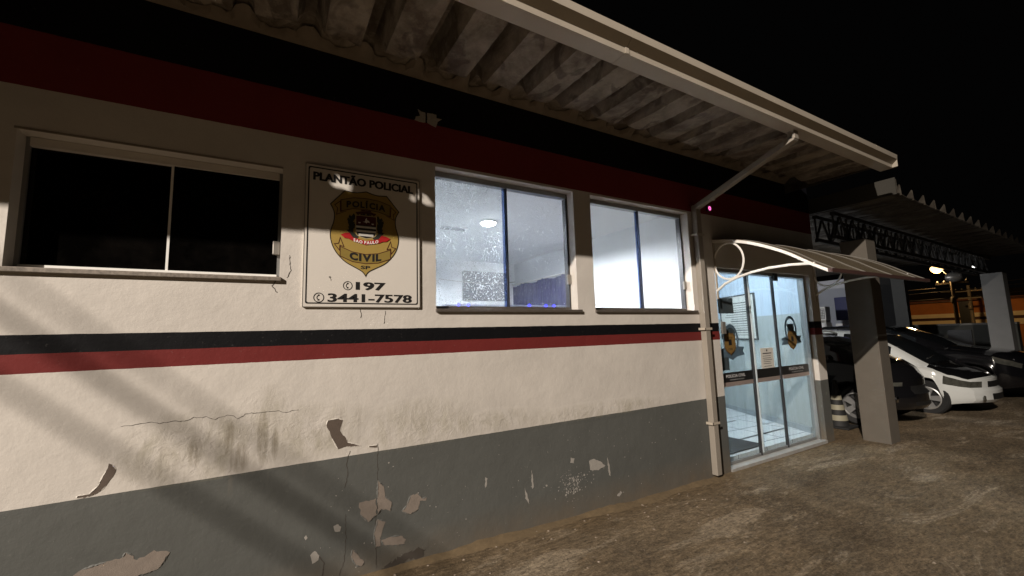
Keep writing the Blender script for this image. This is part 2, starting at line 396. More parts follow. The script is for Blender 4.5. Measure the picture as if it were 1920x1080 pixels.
mb.box(WX0-.01, WX0, 0, TH, -.12, WZ1)
bmw = part(mb, 'front_wall', M_WALL)
bm = bmesh.new(); bm.from_mesh(bmw.data); bmesh.ops.remove_doubles(bm, verts=bm.verts, dist=1e-4); bmesh.ops.recalc_face_normals(bm, faces=bm.faces); bm.to_mesh(bmw.data); bm.free()
# end wall (bends back behind the lobby)
mb = MB(); mb.prism_z([(6.585, .15), (6.80, .15), (7.72, 2.02), (7.72, 7.5), (7.56, 7.5), (7.56, 2.07)], -.1, 3.6)
part(mb, 'end_wall', M_WALL)
mb = MB(); mb.box(-7, 7.56, 7.35, 7.5, -.1, 3.6); mb.box(-7, -6.85, .15, 7.35, -.1, 3.6); part(mb, 'rear_wall', M_WALL)
# peeled paint: thin flakes of bare plaster sitting in the paint surface
def patch(mb, pts, y=-.0012, jag=.006, seg=.014, rnd=random.Random(5)):
    out = []
    n = len(pts)
    for i in range(n):
        a, b = pts[i], pts[(i+1) % n]; L = math.dist(a, b); k = max(1, int(L/seg))
        for q in range(k):
            t = q/k; out.append((a[0]+(b[0]-a[0])*t + rnd.uniform(-jag, jag)*(.3 if q == 0 else 1), a[1]+(b[1]-a[1])*t + rnd.uniform(-jag, jag)*(.3 if q == 0 else 1)))
    mb.prism(out, y, .0)
def lifted(pts, mat, k_=1.0, rnd=random.Random(21)):
    mb = MB(); n = len(pts); cx = sum(p[0] for p in pts)/n; cz = sum(p[1] for p in pts)/n
    A_ = sum(pts[i][0]*pts[(i+1) % n][1]-pts[(i+1) % n][0]*pts[i][1] for i in range(n)); sg_ = 1 if A_ > 0 else -1
    for i in range(n):
        if rnd.random() < .3: continue
        a, b = Vector(pts[i]), Vector(pts[(i+1) % n]); d = b-a; L = d.length
        if L < .006: continue
        nrm = Vector((d.y, -d.x)).normalized()*sg_; k = max(3, int(L/.007)); row = []
        for q in range(k+1):
            t = q/k; p = a+d*t; e_ = math.sin(PI*t)**.6
            lift = (.0012+.005*rnd.random())*e_*k_; wd = (.004+.010*rnd.random())*e_*k_+.001
            p2 = p+nrm*wd; p1 = p-nrm*.002*rnd.random(); row.append(((p1.x, -.0013-lift, p1.y), (p2.x, -.0004, p2.y)))
        mb.add([v for r_ in row for v in r_], [(2*q, 2*q+1, 2*q+3, 2*q+2) for q in range(k)])
    if mb.v: part(mb, 'lifted_paint', mat)
M_FLG = plain('lifted_grey_paint', (.12, .122, .113), .7, bump=.2); M_FLC = plain('lifted_cream_paint', (.6, .56, .5), .7, bump=.2)
chips_brown = [[(-0.692, 0.964), (-0.678, 0.955), (-0.661, 0.926), (-0.694, 0.858), (-0.728, 0.827), (-0.769, 0.816), (-0.801, 0.819), (-0.799, 0.829), (-0.757, 0.829), (-0.727, 0.861), (-0.701, 0.929)],
 [(0.333, 1.052), (0.395, 1.055), (0.423, 1.041), (0.406, 0.978), (0.446, 0.921), (0.453, 0.899), (0.54, 0.864), (0.447, 0.873), (0.398, 0.864), (0.362, 0.934), (0.326, 1.024)],
 [(0.584, 0.857), (0.64, 0.853), (0.64, 0.838), (0.592, 0.845)]]
mb = MB(); 0
for c in chips_brown:
    lifted(c, M_FLC, .4)
    mb = MB(); patch(mb, c, jag=.003); part(mb, 'peeled_paint', M_PLAST2)['label'] = 'brown hollow where cream paint has flaked off'
chips_grey = [[(-0.79, 0.458), (-0.761, 0.478), (-0.671, 0.49), (-0.612, 0.494), (-0.603, 0.515), (-0.57, 0.49), (-0.555, 0.466), (-0.487, 0.497), (-0.42, 0.468), (-0.467, 0.398), (-0.572, 0.384), (-.7, .375)],
 [(0.646, 0.629), (0.684, 0.58), (0.692, 0.512), (0.738, 0.473), (0.73, 0.415), (0.67, 0.443), (0.647, 0.412), (.644, .516)],
 [(0.640, 0.412), (0.589, 0.382), (0.538, 0.437), (0.53, 0.51), (0.636, 0.516)],
 [(0.864, 0.486), (0.913, 0.492), (0.946, 0.451), (0.979, 0.452), (0.971, 0.43), (0.929, 0.439), (0.921, 0.388), (0.864, 0.366), (0.804, 0.399), (0.84, 0.428)],
 [(0.648, 0.383), (0.697, 0.357), (0.663, 0.264), (0.663, 0.214), (0.634, 0.214), (0.623, 0.303)],
 [(0.671, 0.248), (0.731, 0.254), (0.793, 0.246), (0.832, 0.214), (0.824, 0.186), (0.746, 0.199), (0.686, 0.215)],
 [(0.484, 0.198), (0.491, 0.238), (0.526, 0.201), (0.566, 0.148), (0.548, 0.123), (0.513, 0.142)]]
mb = MB(); 0
for c in chips_grey:
    lifted(c, M_FLG, .6)
    mb = MB(); patch(mb, c); part(mb, 'peeled_paint', M_PLAST)['label'] = 'pale plaster bared where grey plinth paint has peeled'
chips_white = [[(0.378, 0.404), (0.401, 0.413), (0.423, 0.391), (0.416, 0.365), (0.386, 0.372)], [(0.25, 0.269), (0.276, 0.289), (0.302, 0.255), (0.296, 0.23), (0.264, 0.219)],
 [(2.438, 0.447), (2.492, 0.457), (2.56, 0.425), (2.622, 0.376), (2.538, 0.351), (2.447, 0.371)], [(2.649, 0.441), (2.671, 0.367), (2.676, 0.276), (2.66, 0.289), (2.651, 0.391)],
 [(2.74, 0.098), (2.786, 0.128), (2.804, 0.111), (2.768, 0.084)], [(0.214, 0.378), (0.226, 0.39), (0.234, 0.372), (0.224, 0.362)], [(2.243, 0.508), (2.282, 0.496), (2.27, 0.456), (2.235, 0.466)],
 [(1.848, 0.478), (1.857, 0.419), (1.861, 0.347), (1.847, 0.332), (1.841, 0.405)], [(1.778, 0.355), (1.797, 0.307), (1.816, 0.224), (1.781, 0.275)], [(1.433, 0.499), (1.452, 0.487), (1.441, 0.43), (1.431, 0.424)]]
for c in chips_white:
    mb = MB(); patch(mb, c, jag=.004); part(mb, 'peeled_paint', M_PAINTCHIP)
mb = MB()
rr = random.Random(11)
def fleck(cx, cz, s): mb.prism([(cx+s*math.cos(a*1.256)*rr.uniform(.5, 1.2), cz+s*math.sin(a*1.256)*rr.uniform(.5, 1.2)) for a in range(5)], -.001, 0)
for i in range(130): fleck(rr.gauss(2.25, .065), rr.gauss(.285, .06), rr.choice((.002, .003, .004, .006, .010)))
for i in range(170): fleck(rr.uniform(.3, 4.0), rr.uniform(.08, .74), rr.choice((.0015, .002, .003, .005)))
for i in range(18): fleck(rr.gauss(2.42, .1), rr.gauss(.33, .02), .004)
part(mb, 'paint_flecks', M_PAINTCHIP)['kind'] = 'stuff'
def crackline(mb, pts, w=.003, rnd=random.Random(9)):
    L = []
    for a, b in zip(pts, pts[1:]):
        k = max(2, int(math.dist(a, b)/.012))
        for q in range(k): t = q/k; L.append((a[0]+(b[0]-a[0])*t+rnd.uniform(-.003, .003), a[1]+(b[1]-a[1])*t+rnd.uniform(-.003, .003)))
    L.append(pts[-1])
    for i in range(len(L)-1):
        a, b = Vector(L[i]), Vector(L[i+1]); d = (b-a)
        if d.length < 1e-5: continue
        n_ = Vector((-d.y, d.x)).normalized()*w*rnd.uniform(.25, .6)
        mb.add([(a.x-n_.x, -.0009, a.y-n_.y), (b.x-n_.x, -.0009, b.y-n_.y), (b.x+n_.x, -.0009, b.y+n_.y), (a.x+n_.x, -.0009, a.y+n_.y)], [(0,1,2,3)])
mb = MB(); crackline(mb, [(-0.656, 1.142), (-0.6, 1.145), (-0.55, 1.151), (-0.498, 1.138), (-0.454, 1.143), (-0.392, 1.138), (-0.353, 1.152), (-0.297, 1.148), (-0.255, 1.13), (-0.214, 1.143), (-0.181, 1.144), (-0.145, 1.12), (-0.111, 1.141), (-0.067, 1.144), (-0.004, 1.141), (0.051, 1.143), (0.09, 1.128), (0.166, 1.135)], .0028); part(mb, 'plaster_crack', M_CRACK)
mb = MB(); crackline(mb, [(0.645, 0.86), (0.643, 0.75), (0.645, 0.728), (0.643, 0.617), (0.647, 0.499), (0.637, 0.414), (0.626, 0.302), (0.639, 0.185), (0.642, 0.085)], .0035); part(mb, 'plaster_crack', M_CRACK)
mb = MB(); crackline(mb, [(0.446, 0.458), (0.452, 0.331), (0.449, 0.235), (0.443, 0.182), (0.417, 0.108)], .0035); part(mb, 'plaster_crack', M_CRACK)
mb = MB(); crackline(mb, [(.30, .25), (.33, .2), (.32, .12)], .006); part(mb, 'plaster_crack', M_CRACK)
mb = MB(); crackline(mb, [(.47, .84), (.45, .78), (.46, .7), (.44, .62)], .004); part(mb, 'plaster_crack', M_CRACK)
mb = MB(); crackline(mb, [(0.02, 1.93), (.0, 1.9), (.03, 1.86)], .005); part(mb, 'plaster_crack', M_CRACK)
mb = MB(); crackline(mb, [(.08, 1.95), (.1, 2.0), (.09, 2.1)], .005); part(mb, 'plaster_crack', M_CRACK)
mb = MB(); crackline(mb, [(.52, 1.76), (.53, 1.73), (.525, 1.7)], .005); part(mb, 'plaster_crack', M_CRACK)
mb = MB(); crackline(mb, [(.69, 1.75), (.68, 1.66)], .004); part(mb, 'plaster_crack', M_CRACK)

mb = MB(); patch(mb, [(0.672, 0.076), (0.793, 0.114), (0.92, 0.139), (0.969, 0.111), (0.952, 0.071), (0.824, 0.077), (0.717, 0.049)], y=-.0015, jag=.012); part(mb, 'eroded_plaster', M_CRACK)

# ---- interior shells (rooms seen through the glass)
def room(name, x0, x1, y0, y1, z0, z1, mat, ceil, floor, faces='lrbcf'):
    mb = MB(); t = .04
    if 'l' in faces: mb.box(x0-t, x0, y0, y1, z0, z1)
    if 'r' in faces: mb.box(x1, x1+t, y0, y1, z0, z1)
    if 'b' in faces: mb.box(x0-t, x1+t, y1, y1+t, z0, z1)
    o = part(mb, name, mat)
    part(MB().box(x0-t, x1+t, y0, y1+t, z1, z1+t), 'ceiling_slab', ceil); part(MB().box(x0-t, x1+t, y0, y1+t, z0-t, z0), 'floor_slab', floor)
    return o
room('office_partition', .25, 4.28, .152, 4.3, .08, 3.0, M_INT, M_CEIL, M_TILE)
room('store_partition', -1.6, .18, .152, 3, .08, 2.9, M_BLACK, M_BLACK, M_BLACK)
mb = MB(); mb.box(4.345, 4.36, .152, 3.2, .08, 2.9); mb.box(4.345, 7.55, 3.2, 3.24, .08, 2.9)
mb.prism_z([(6.56, .152), (6.584, .152), (7.55, 2.07), (7.55, 3.2), (7.53, 3.2), (7.53, 2.075)], .08, 2.9)
part(mb, 'lobby_partition', M_LOBBY)
part(MB().prism_z([(4.345, .152), (6.6, .152), (7.57, 2.05), (7.57, 3.24), (4.345, 3.24)], 2.9, 2.94), 'ceiling_slab', M_CEIL)
part(MB().prism_z([(4.43, .151), (6.6, .151), (7.57, 2.05), (7.57, 3.24), (4.43, 3.24)], .03, .08), 'floor_slab', M_TILE)
# skirting along the diagonal lobby wall
dA, dB = Vector((6.62-.06, .16)), Vector((7.6-.06, 2.07)); dd = (dB-dA).normalized(); dn = Vector((-dd.y, dd.x))
part(MB().obox((dA.x+dn.x*.008, dA.y+dn.y*.008, .12), (dB.x+dn.x*.008, dB.y+dn.y*.008, .12), .016, .08), 'skirting', plain('skirting_grey', (.3, .33, .35), .4))
part(MB().box(4.36, 6.56, 1.25, 1.29, .081, .083).box(4.36, 6.6, .52, .56, .081, .083), 'floor_inlay', M_ALUD)

# ---- windows
def window(k, glL, glR, xm, latch_out=True, mats=None, topt=.045, sill=True, dark=False):
    a, b, c, d = WINS[k]; Y = .115
    fr = MB(); t = .018
    fr.ring(a, b, c+.0005, d, t, Y-.02, Y+.035)
    fo = part(fr, 'window', M_ALUD if not dark else M_ALU)
    if dark: fo['label'] = 'wide unlit window with black glass'
    tr = MB().box(a+t, b-t, Y-.032, Y+.03, d-topt, d-.001); sub(tr, 'head_track', M_ALU if not dark else M_REVEAL, fo, bevel=.003)
    sub(MB().box(a+t, b-t, Y-.03, Y+.03, c+.001, c+.028), 'bottom_track', M_WHITE if dark else M_GRAN, fo)
    p1 = sub(MB().box(a+t, xm-.006, Y-.004, Y+.002, c+.028, d-topt), 'pane', glL, fo)
    p2 = sub(MB().box(xm+.006, b-t, Y-.020, Y-.014, c+.028, d-topt), 'pane', glR, fo)
    if dark: sub(MB().box(xm-.006, xm+.006, Y-.024, Y+.004, c+.028, d-topt), 'meeting_stile', M_WHITE, fo)
    else:
        sub(MB().box(xm-.034, xm-.006, Y-.010, Y-.0045, c+.028, d-topt), 'meeting_stile', M_STILE, fo)
        sub(MB().box(xm-.006, xm+.006, Y-.028, Y+.004, c+.028, d-topt), 'edge_seal', M_ALUD, fo)
    zl = c+.285
    if dark: zl = c + .2
    sub(MB().box(b-.045, b-.004, Y-.045, Y-.0205, zl-.045, zl+.045), 'latch', M_LATCH, fo, bevel=.006)
    if sill:
        sub(MB().box(a-.004 if not dark else a-.06, b+(.035 if not dark else .008), -.022, Y-.033, c-.024, c+.0008), 'sill', M_GRAN if not dark else plain('speckled_sill', (.2, .17, .14), .6, var=.9, scale=70), fo, bevel=.003)
    return fo
for o_ in (window('one', M_GL1, M_GL1b, 1.735), window('two', M_GL2, M_GL2, 3.335)): pass
bpy.data.objects['window']['label'] = 'lit sliding window with dusty glass and bluish lower view'
bpy.data.objects['window.001']['label'] = 'lit sliding window showing bare white room corner'
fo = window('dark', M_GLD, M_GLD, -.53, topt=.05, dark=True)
# raised trim round the dark window
a, b, c, d = WINS['dark']
sub(MB().box(a-.01, b-.0, -.003, .0, d, d+.012), 'window_trim', plain('brown_trim_paint', (.28, .24, .19), .6), fo)  # plain brown paint on the trim strip
WINS['far'] = (-4.2, -2.4, 1.955, 2.66); fo = window('far', M_GLD, M_GLD, -3.3, topt=.05, dark=True); fo['label'] = 'second unlit window further left'

# ---- roof with trapezoid ribs, eaves
def rib_profile(x, per=.37, x0=.93, flat=.215, slope=.045):
    """0 = low flat, 1 = raised"""
    u = (x-x0) % per
    if u < slope: return 1-u/slope
    if u < slope+flat: return 0
    if u < 2*slope+flat: return (u-slope-flat)/slope
    return 1
LOW, HIGH = 3.425, 3.61
mb = MB(); ysr = [-1.085+.02*i for i in range(22)] + [-.6, -.33, -.30, -.26, -.22, -.18, .0, 1.5, 3.5]
xsr = []
x = -7.0
k = -22
while True:
    base = .93 + k*.37
    for q in (0, .045, .15, .26, .305): xsr.append(base+q)
    xsr.append(base+.337)
    if -2.9 < base < -.3: xsr += [base+.015*i+.0035 for i in range(24)]
    k += 1
    if base > 6.05: break
xsr = [v for v in sorted(xsr) if -7.1 < v < 6.19]+[6.19]
nx = len(xsr); rr = random.Random(2)
jit = {}
for y in ysr:
    for x in xsr:
        hgh = rib_profile(x+1e-6)
        edge = smooth01(-.33, -.2, y + .02*math.sin(x*9)+.015*math.sin(x*23))
        z = LOW + (HIGH-LOW)*hgh
        z = z*(1-edge) + max(z, 3.575+.0*hgh)*edge
        z += (y+1.16)*.03 + rr.uniform(-.003, .003)
        mb.v.append((x, y, z))
# holes added to the sheet out of view, shaped to throw lamp-lit spots on the wall
SPOTS = [[(.29,2.575),(.36,2.625),(.43,2.62),(.50,2.55),(.39,2.55)],[(.88,2.565),(.955,2.645),(1.0,2.64),(1.06,2.535),(.95,2.535)],[(-.82,2.695),(-.77,2.73),(-.72,2.695)]]
def inpoly(p, P_):
    c_ = False
    for a, b in zip(P_, P_[1:]+P_[:1]):
        if (a[1] > p[1]) != (b[1] > p[1]) and p[0] < (b[0]-a[0])*(p[1]-a[1])/(b[1]-a[1])+a[0]: c_ = not c_
    return c_
def hole(vs):
    c = Vector((sum(v[0] for v in vs)/4, sum(v[1] for v in vs)/4, sum(v[2] for v in vs)/4))
    if not (-3.2 < c.x < 0 and c.y < -.6): return False
    t = -c.y/(c.y-MAIN.y); h = c+(c-MAIN)*t
    return any(inpoly((h.x, h.z), P_) for P_ in SPOTS)
for j in range(len(ysr)-1):
    for i in range(nx-1):
        f = (j*nx+i, j*nx+i+1, (j+1)*nx+i+1, (j+1)*nx+i)
        if not hole([mb.v[q_] for q_ in f]): mb.f.append(f)
ro = part(mb, 'roof', M_ROOF, smooth=True)
sm = ro.modifiers.new('thick', 'SOLIDIFY'); sm.thickness = .012; sm.offset = 1
# mortar bedding between ribs on top of the wall
mb = MB()
xx = -7; N = 520; rows = []
for i in range(N+1):
    x = -7 + i*(13.2/N); h = rib_profile(x)
    w_ = .045+.10*h+.02*math.sin(x*31)+.012*rr.uniform(-1, 1)
    rows.append([(x, -w_, 3.60+.01*h), (x, -w_*.6, 3.565), (x, -.001, 3.548), (x, .02, 3.548)])
mb.add([p for r in rows for p in r], [(i*4+k, i*4+k+1, i*4+k+5, i*4+k+4) for i in range(N) for k in (0, 1, 2)])
part(mb, 'mortar_bedding', plain('eave_mortar', (.20, .165, .125), .9, var=.3, scale=12, bump=.4), smooth=True)
# gable closing board above the end of the roof
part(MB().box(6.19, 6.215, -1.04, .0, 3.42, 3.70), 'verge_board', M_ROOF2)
# ---- gutter
prof = [(-1.05, 3.50), (-1.05, 3.35), (-1.168, 3.35), (-1.172, 3.388), (-1.222, 3.432), (-1.226, 3.482), (-1.21, 3.482), (-1.206, 3.437), (-1.160, 3.395), (-1.158, 3.362), (-1.06, 3.362), (-1.06, 3.50)]
def gutter(x0, x1, nm='gutter'):
    mb = MB(); n = len(prof)
    vs = [(x, y, z) for x in (x0, x1) for y, z in prof]
    mb.add(vs, [(i, (i+1) % n, n+(i+1) % n, n+i) for i in range(n)] + [tuple(range(n))[::-1], tuple(range(n, 2*n))])
    return mb
gu = part(gutter(-7.2, 1.95), 'gutter', M_GUTTER); gu2 = part(gutter(1.953, 6.17), 'gutter', M_GUTTER)
sub(MB().prism_z([(6.17, -1.22), (6.2, -1.19), (6.2, -1.05), (6.17, -1.05)], 3.352, 3.48), 'end_cap', M_GUTTER, gu2)
sub(MB().box(1.935, 1.968, -1.174, -1.05, 3.347, 3.3495).box(1.935, 1.968, -1.176, -1.1735, 3.35, 3.39), 'joint_strap', M_GUTTER, gu2)
# ---- downpipe (two flat sided runs)
mb = MB()
mb.obox((4.13, -1.095, 3.36), (4.13, -1.095, 3.275), .085, .055, (0, 1, 0))
part_dp = MB()
dp = MB()
dp.obox((4.13, -1.10, 3.37), (4.13, -1.10, 3.27), .075, .06, (0, 1, 0))
dp.obox((4.13, -1.115, 3.285), (4.13, -.055, 2.93), .075, .055, (0, 0, 1))
dp.obox((4.13, -.038, 2.955), (4.13, -.038, .03), .08, .066, (0, 1, 0))
dpo = part(dp, 'downpipe', plain('downpipe_paint', (.27, .24, .2), .6, var=.15, scale=4), bevel=.006)
for z in (2.6, 1.55, .55): sub(MB().box(4.07, 4.19, -.079, -.0765, z, z+.025).box(4.065, 4.082, -.079, .0, z, z+.025), 'pipe_strap', M_GUTTER, dpo)
# narrow pilaster beside the door, white edge trims
part(MB().box(4.215, 4.232, -.02, -.001, .0, 2.95), 'conduit', M_GUTTER)

# ---- glass door
Yg = .10
DX = [(4.50, 5.175), (5.20, 5.775), (5.80, 6.52)]
df = MB(); df.box(4.432, 4.475, .06, .14, -.015, 2.272); df.box(6.54, 6.583, .06, .14, -.015, 2.272); df.box(4.475, 6.54, .05, .145, 2.235, 2.272)
DOORO = part(df, 'glass_door', M_ALU)
sub(MB().box(4.432, 6.583, -.01, .15, -.018, .021), 'threshold', plain('worn_threshold', (.34, .33, .31), .5, var=.4), DOORO)
for i, (a, b) in enumerate(DX):
    leaf = sub(MB().box(a, b, Yg-.004, Yg+.004, .055, 2.235), 'door_leaf', M_GLDOOR, DOORO)
    sub(MB().box(a, b, Yg-.012, Yg+.012, .022, .055), 'bottom_rail', M_ALU, DOORO)
    # dark crash bar with lettering and a bare metal rail beneath
    sub(MB().box(a+.05 if i == 0 else a+.02, b-.03, Yg-.016, Yg-.006, .935, 1.045), 'crash_bar', M_BLACK, DOORO)
    sub(MB().box(a+.05 if i == 0 else a+.02, b-.03, Yg-.018, Yg-.006, .885, .934), 'metal_rail', plain('brushed_pinkish_rail', (.42, .34, .31), .35, .4), DOORO)
for x in (5.187, 5.787): sub(MB().box(x-.012, x+.012, Yg-.02, Yg+.01, .03, 2.235), 'leaf_edge', M_ALUD, DOORO)
sub(MB().box(5.20, 5.222, Yg-.028, Yg-.021, .06, 2.235), 'pull_edge', plain('pale_edge', (.6, .68, .72), .3), DOORO)
sub(MB().box(5.75, 5.83, .03, .06, 2.17, 2.27), 'door_closer', M_BLACK, DOORO, bevel=.005)
fnD = lambda u, v: (u, Yg-.0172, v)
mb = MB(); put_text(mb, 'POLÍCIA CIVIL', 4.61, 4.99, .985, 1.03, fnD, .015); put_text(mb, 'DO ESTADO DE SÃO PAULO', 4.68, 4.96, .953, .968, fnD, 0)
put_text(mb, 'POLÍCIA CIVIL', 5.98, 6.36, .985, 1.03, fnD, .015); put_text(mb, 'DO ESTADO DE SÃO PAULO', 6.05, 6.33, .953, .968, fnD, 0)
sub(mb, 'lettering', emit('letter_white', (.6, .6, .6), 0), DOORO)
# stickers on the door glass
OUT = [(0, .813), (.07, .792), (.141, .801), (.232, .693), (.205, .643), (.206, .579), (.228, .516), (.23, .47), (.216, .41), (.188, .36), (.150, .318), (.121, .295), (.062, .265), (.017, .24), (.003, .207)]
OUTL = OUT + [(-u, v) for u, v in OUT[::-1][1:-1]]
def crest_shape(cx, cz, w_, h_):      # outline scaled into a w x h box centred at cx,cz
    return [(cx+u/.464*w_, cz+(v-.51)/.606*h_) for u, v in OUTL]
M_GOLD = plain('gold_print', (.34, .235, .06), .45, var=.1); M_GOLDD = plain('dark_gold_print', (.12, .065, .02), .5); M_GOLD2 = plain('door_gold_print', (.20, .12, .035), .5)
M_BLUEF = plain('frosted_blue_grey', (.13, .19, .25), .5)
M_MAROON = plain('maroon_line', (.06, .012, .008), .5); M_REDR = plain('red_ribbon', (.36, .01, .012), .5); M_GREEN = plain('wreath_dark_green', (.02, .022, .014), .6)
M_INK = plain('black_ink', (.012, .011, .011), .5); M_OFFW = plain('off_white_print', (.7, .68, .63), .5)
for cx, lab in ((4.76, 'small gold shield sticker on the left door leaf above the crash bar'), (6.165, 'small gold shield sticker over the blue crest on the right door leaf')):
    e = empty('shield_sticker', (cx, Yg-.006, 1.375), lab, 'sticker', 'gold shield stickers on the glass door')
    def Q(o, e=e): o.matrix_parent_inverse = Matrix.Translation(-e.location); return o
    Q(MB().prism(crest_shape(cx, 1.375, .23, .27), Yg-.0062, Yg-.0045).build('backing', M_GOLDD, e))
    Q(MB().prism(crest_shape(cx, 1.375, .20, .235), Yg-.0070, Yg-.0062).build('shield', M_GOLD2, e))
    mb = MB(); mb.box(cx-.03, cx+.03, Yg-.0078, Yg-.007, 1.36, 1.43); put_text(mb, 'POLÍCIA', cx-.055, cx+.055, 1.44, 1.462, lambda u, v: (u, Yg-.0078, v)); put_text(mb, 'CIVIL', cx-.045, cx+.045, 1.30, 1.325, lambda u, v: (u, Yg-.0078, v))
    Q(mb.build('lettering', M_INK, e))
for cx, cz, lab in ((6.17, 1.52, 'large frosted blue crest film on the right door leaf'), (4.80, 1.42, 'frosted blue crest film behind papers on the left door leaf')):
    e = empty('crest_film', (cx, Yg+.006, cz), lab, 'sticker')
    def Q(o, e=e): o.matrix_parent_inverse = Matrix.Translation(-e.location); return o
    mb = MB(); n = 26
    ring = [(cx+.155*math.cos(2*PI*i/n), cz+.0+.19*math.sin(2*PI*i/n)) for i in range(n)]; inn = [(cx+.115*math.cos(2*PI*i/n), cz+.15*math.sin(2*PI*i/n)) for i in range(n)]
    mb.add([(x, Yg+.006, z) for x, z in ring+inn], [(i, (i+1) % n, n+(i+1) % n, n+i) for i in range(n)])
    mb.prism([(cx-.09, cz+.08), (cx+.09, cz+.08), (cx+.08, cz-.1), (cx, cz-.18), (cx-.08, cz-.1)], Yg+.006, Yg+.0065)
    mb.prism([(cx-.12, cz-.08), (cx-.26, cz-.12), (cx-.22, cz-.15), (cx-.26, cz-.20), (cx-.1, cz-.2), (cx, cz-.24), (cx+.1, cz-.2), (cx+.26, cz-.18), (cx+.22, cz-.14), (cx+.26, cz-.09), (cx+.12, cz-.08), (cx, cz-.12)], Yg+.0068, Yg+.0073)
    Q(mb.build('crest', M_BLUEF, e))
M_PAPER = plain('office_paper', (.62, .60, .55), .7, var=.08); M_DARKP = plain('dark_poster_back', (.05, .065, .075), .6)
def paper(nm, x0, x1, z0, z1, mat, lab, lines=0, y=Yg-.006):
    e = empty(nm, ((x0+x1)/2, y, z0), lab, 'notice')
    def Q(o): o.matrix_parent_inverse = Matrix.Translation(-e.location); return o
    Q(MB().box(x0, x1, y-.0012, y, z0, z1).build('sheet', mat, e))
    if lines:
        mb = MB(); rr = random.Random(lines); z = z1-.075; k = 0
        while z > z0+.03 and k < lines:
            mb.box(x0+.04+rr.random()*.03, x1-.04-rr.random()*.05, y-.0022, y-.0012, z, z+(.012 if k == 0 else .006)); z -= .022+rr.random()*.012; k += 1
        mb.box((x0+x1)/2-.012, (x0+x1)/2+.012, y-.0022, y-.0012, z1-.045, z1-.02)
        Q(mb.build('printed_lines', M_INK, e))
    return e
paper('notice', 5.37, 5.66, 1.035, 1.30, M_PAPER, 'cream paper notice taped to the middle door leaf', 7)
paper('notice', 4.61, 4.91, 1.74, 1.93, M_DARKP, 'dark square poster at the top of the left door leaf', 0, Yg+.012)
paper('notice', 4.63, 4.90, 1.44, 1.58, M_DARKP, 'dark square poster just above the left gold shield', 0, Yg+.012)
paper('notice', 4.57, 4.735, 1.07, 1.24, M_DARKP, 'dark small poster just above the left crash bar', 0, Yg+.012)
# framed notice board on the diagonal lobby wall
def on_diag(s, z, off=.0):
    p = dA + dd*s + dn*off; return (p.x, p.y, z)
NB = empty('notice_board', on_diag(1.5, 1.4), 'black framed white notice board on the lobby wall behind the left door leaf', 'notice board')
def Qn(o): o.matrix_parent_inverse = Matrix.Translation(-Vector(NB.location)); return o
def dquad(mb, s0, s1, z0, z1, off): mb.add([on_diag(s0, z0, off), on_diag(s1, z0, off), on_diag(s1, z1, off), on_diag(s0, z1, off)], [(0,1,2,3)])
def dbox(mb, s0, s1, z0, z1, o0, o1): mb.add([on_diag(s, z, o_) for z in (z0, z1) for o_ in (o0, o1) for s in (s0, s1)], [(0,2,3,1),(4,5,7,6),(0,1,5,4),(2,6,7,3),(0,4,6,2),(1,3,7,5)])
mb = MB(); dbox(mb, .98, 2.0, 1.38, 2.13, .002, .02); Qn(mb.build('board', M_PAPER, NB))
mb = MB()
for s0, s1, z0, z1 in ((.96, 2.02, 1.36, 1.385), (.96, 2.02, 2.125, 2.15), (.96, .985, 1.36, 2.15), (1.995, 2.02, 1.36, 2.15)): dbox(mb, s0, s1, z0, z1, .001, .03)
Qn(mb.build('frame', M_BLACK, NB))
mb = MB(); rr = random.Random(4)
for i in range(15):
    z = 2.0-i*.04; dbox(mb, 1.05+rr.random()*.05, 1.9-rr.random()*.25, z, z+(.014 if i % 4 == 0 else .008), .0205, .022)
Qn(mb.build('printed_lines', M_INK, NB))
part(MB().box(4.50, 4.56, .0, .02, 1.50, 1.64), 'intercom', M_LATCH)

dm = MB().box(4.55, 5.45, .2, .72, .084, .096).build('doormat', plain('dark_rubber_mat', (.012, .012, .013), .8, bump=.4)); tag(dm, 'dark doormat on the white tiles just inside the glass door', 'doormat')

# ---- things in the office
L1 = empty('ceiling_lamp', (2.35, 1.64, 3.0), 'bright round lamp on the office ceiling behind the dusty window', 'lamp')
def ql(e):
    def f(o): o.matrix_parent_inverse = Matrix.Translation(-Vector(e.location)); return o
    return f
q = ql(L1)
q(MB().lathe([(.0, 2.999), (.11, 2.999), (.11, 2.975), (.0, 2.975)], (2.35, 1.64, 0)).build('fitting', M_WHITE, L1))
q(MB().lathe([(.09, 2.974), (.085, 2.958), (.05, 2.945), (0, 2.942)], (2.35, 1.64, 0), n=24).build('diffuser', emit('lit_diffuser_white', (.92, .96, 1), 45), L1, smooth=True))
L2 = empty('ceiling_lamp', (5.6, 1.5, 2.9), 'round ceiling lamp lighting the lobby behind the glass door', 'lamp')
ql(L2)(MB().lathe([(0, 2.899), (.12, 2.899), (.12, 2.87), (.08, 2.85), (0, 2.845)], (5.6, 1.5, 0)).build('diffuser', emit('lit_diffuser', (.8, .92, 1), 8), L2, smooth=True))
bpy.data.objects['lobby_light'].location = (5.6, 1.5, 2.7)
TV = empty('wall_screen', (3.56, 4.27, 2.2), 'dark switched off screen on the office back wall seen through the dusty window', 'screen')
q = ql(TV); q(MB().box(3.12, 4.06, 4.23, 4.29, 2.24, 2.80).build('casing', M_ALUD, TV, bevel=.01)); q(MB().box(3.15, 4.03, 4.225, 4.2295, 2.27, 2.77).build('display', plain('dark_display', (.010, .016, .026), .3), TV))
VT = empty('air_vent', (2.15, 2.1, 3.0), 'slatted air vent on the office ceiling left of the round lamp', 'vent')
q = ql(VT); q(MB().box(1.9, 2.25, 2.05, 2.18, 2.985, 2.999).build('frame', M_ALU, VT))
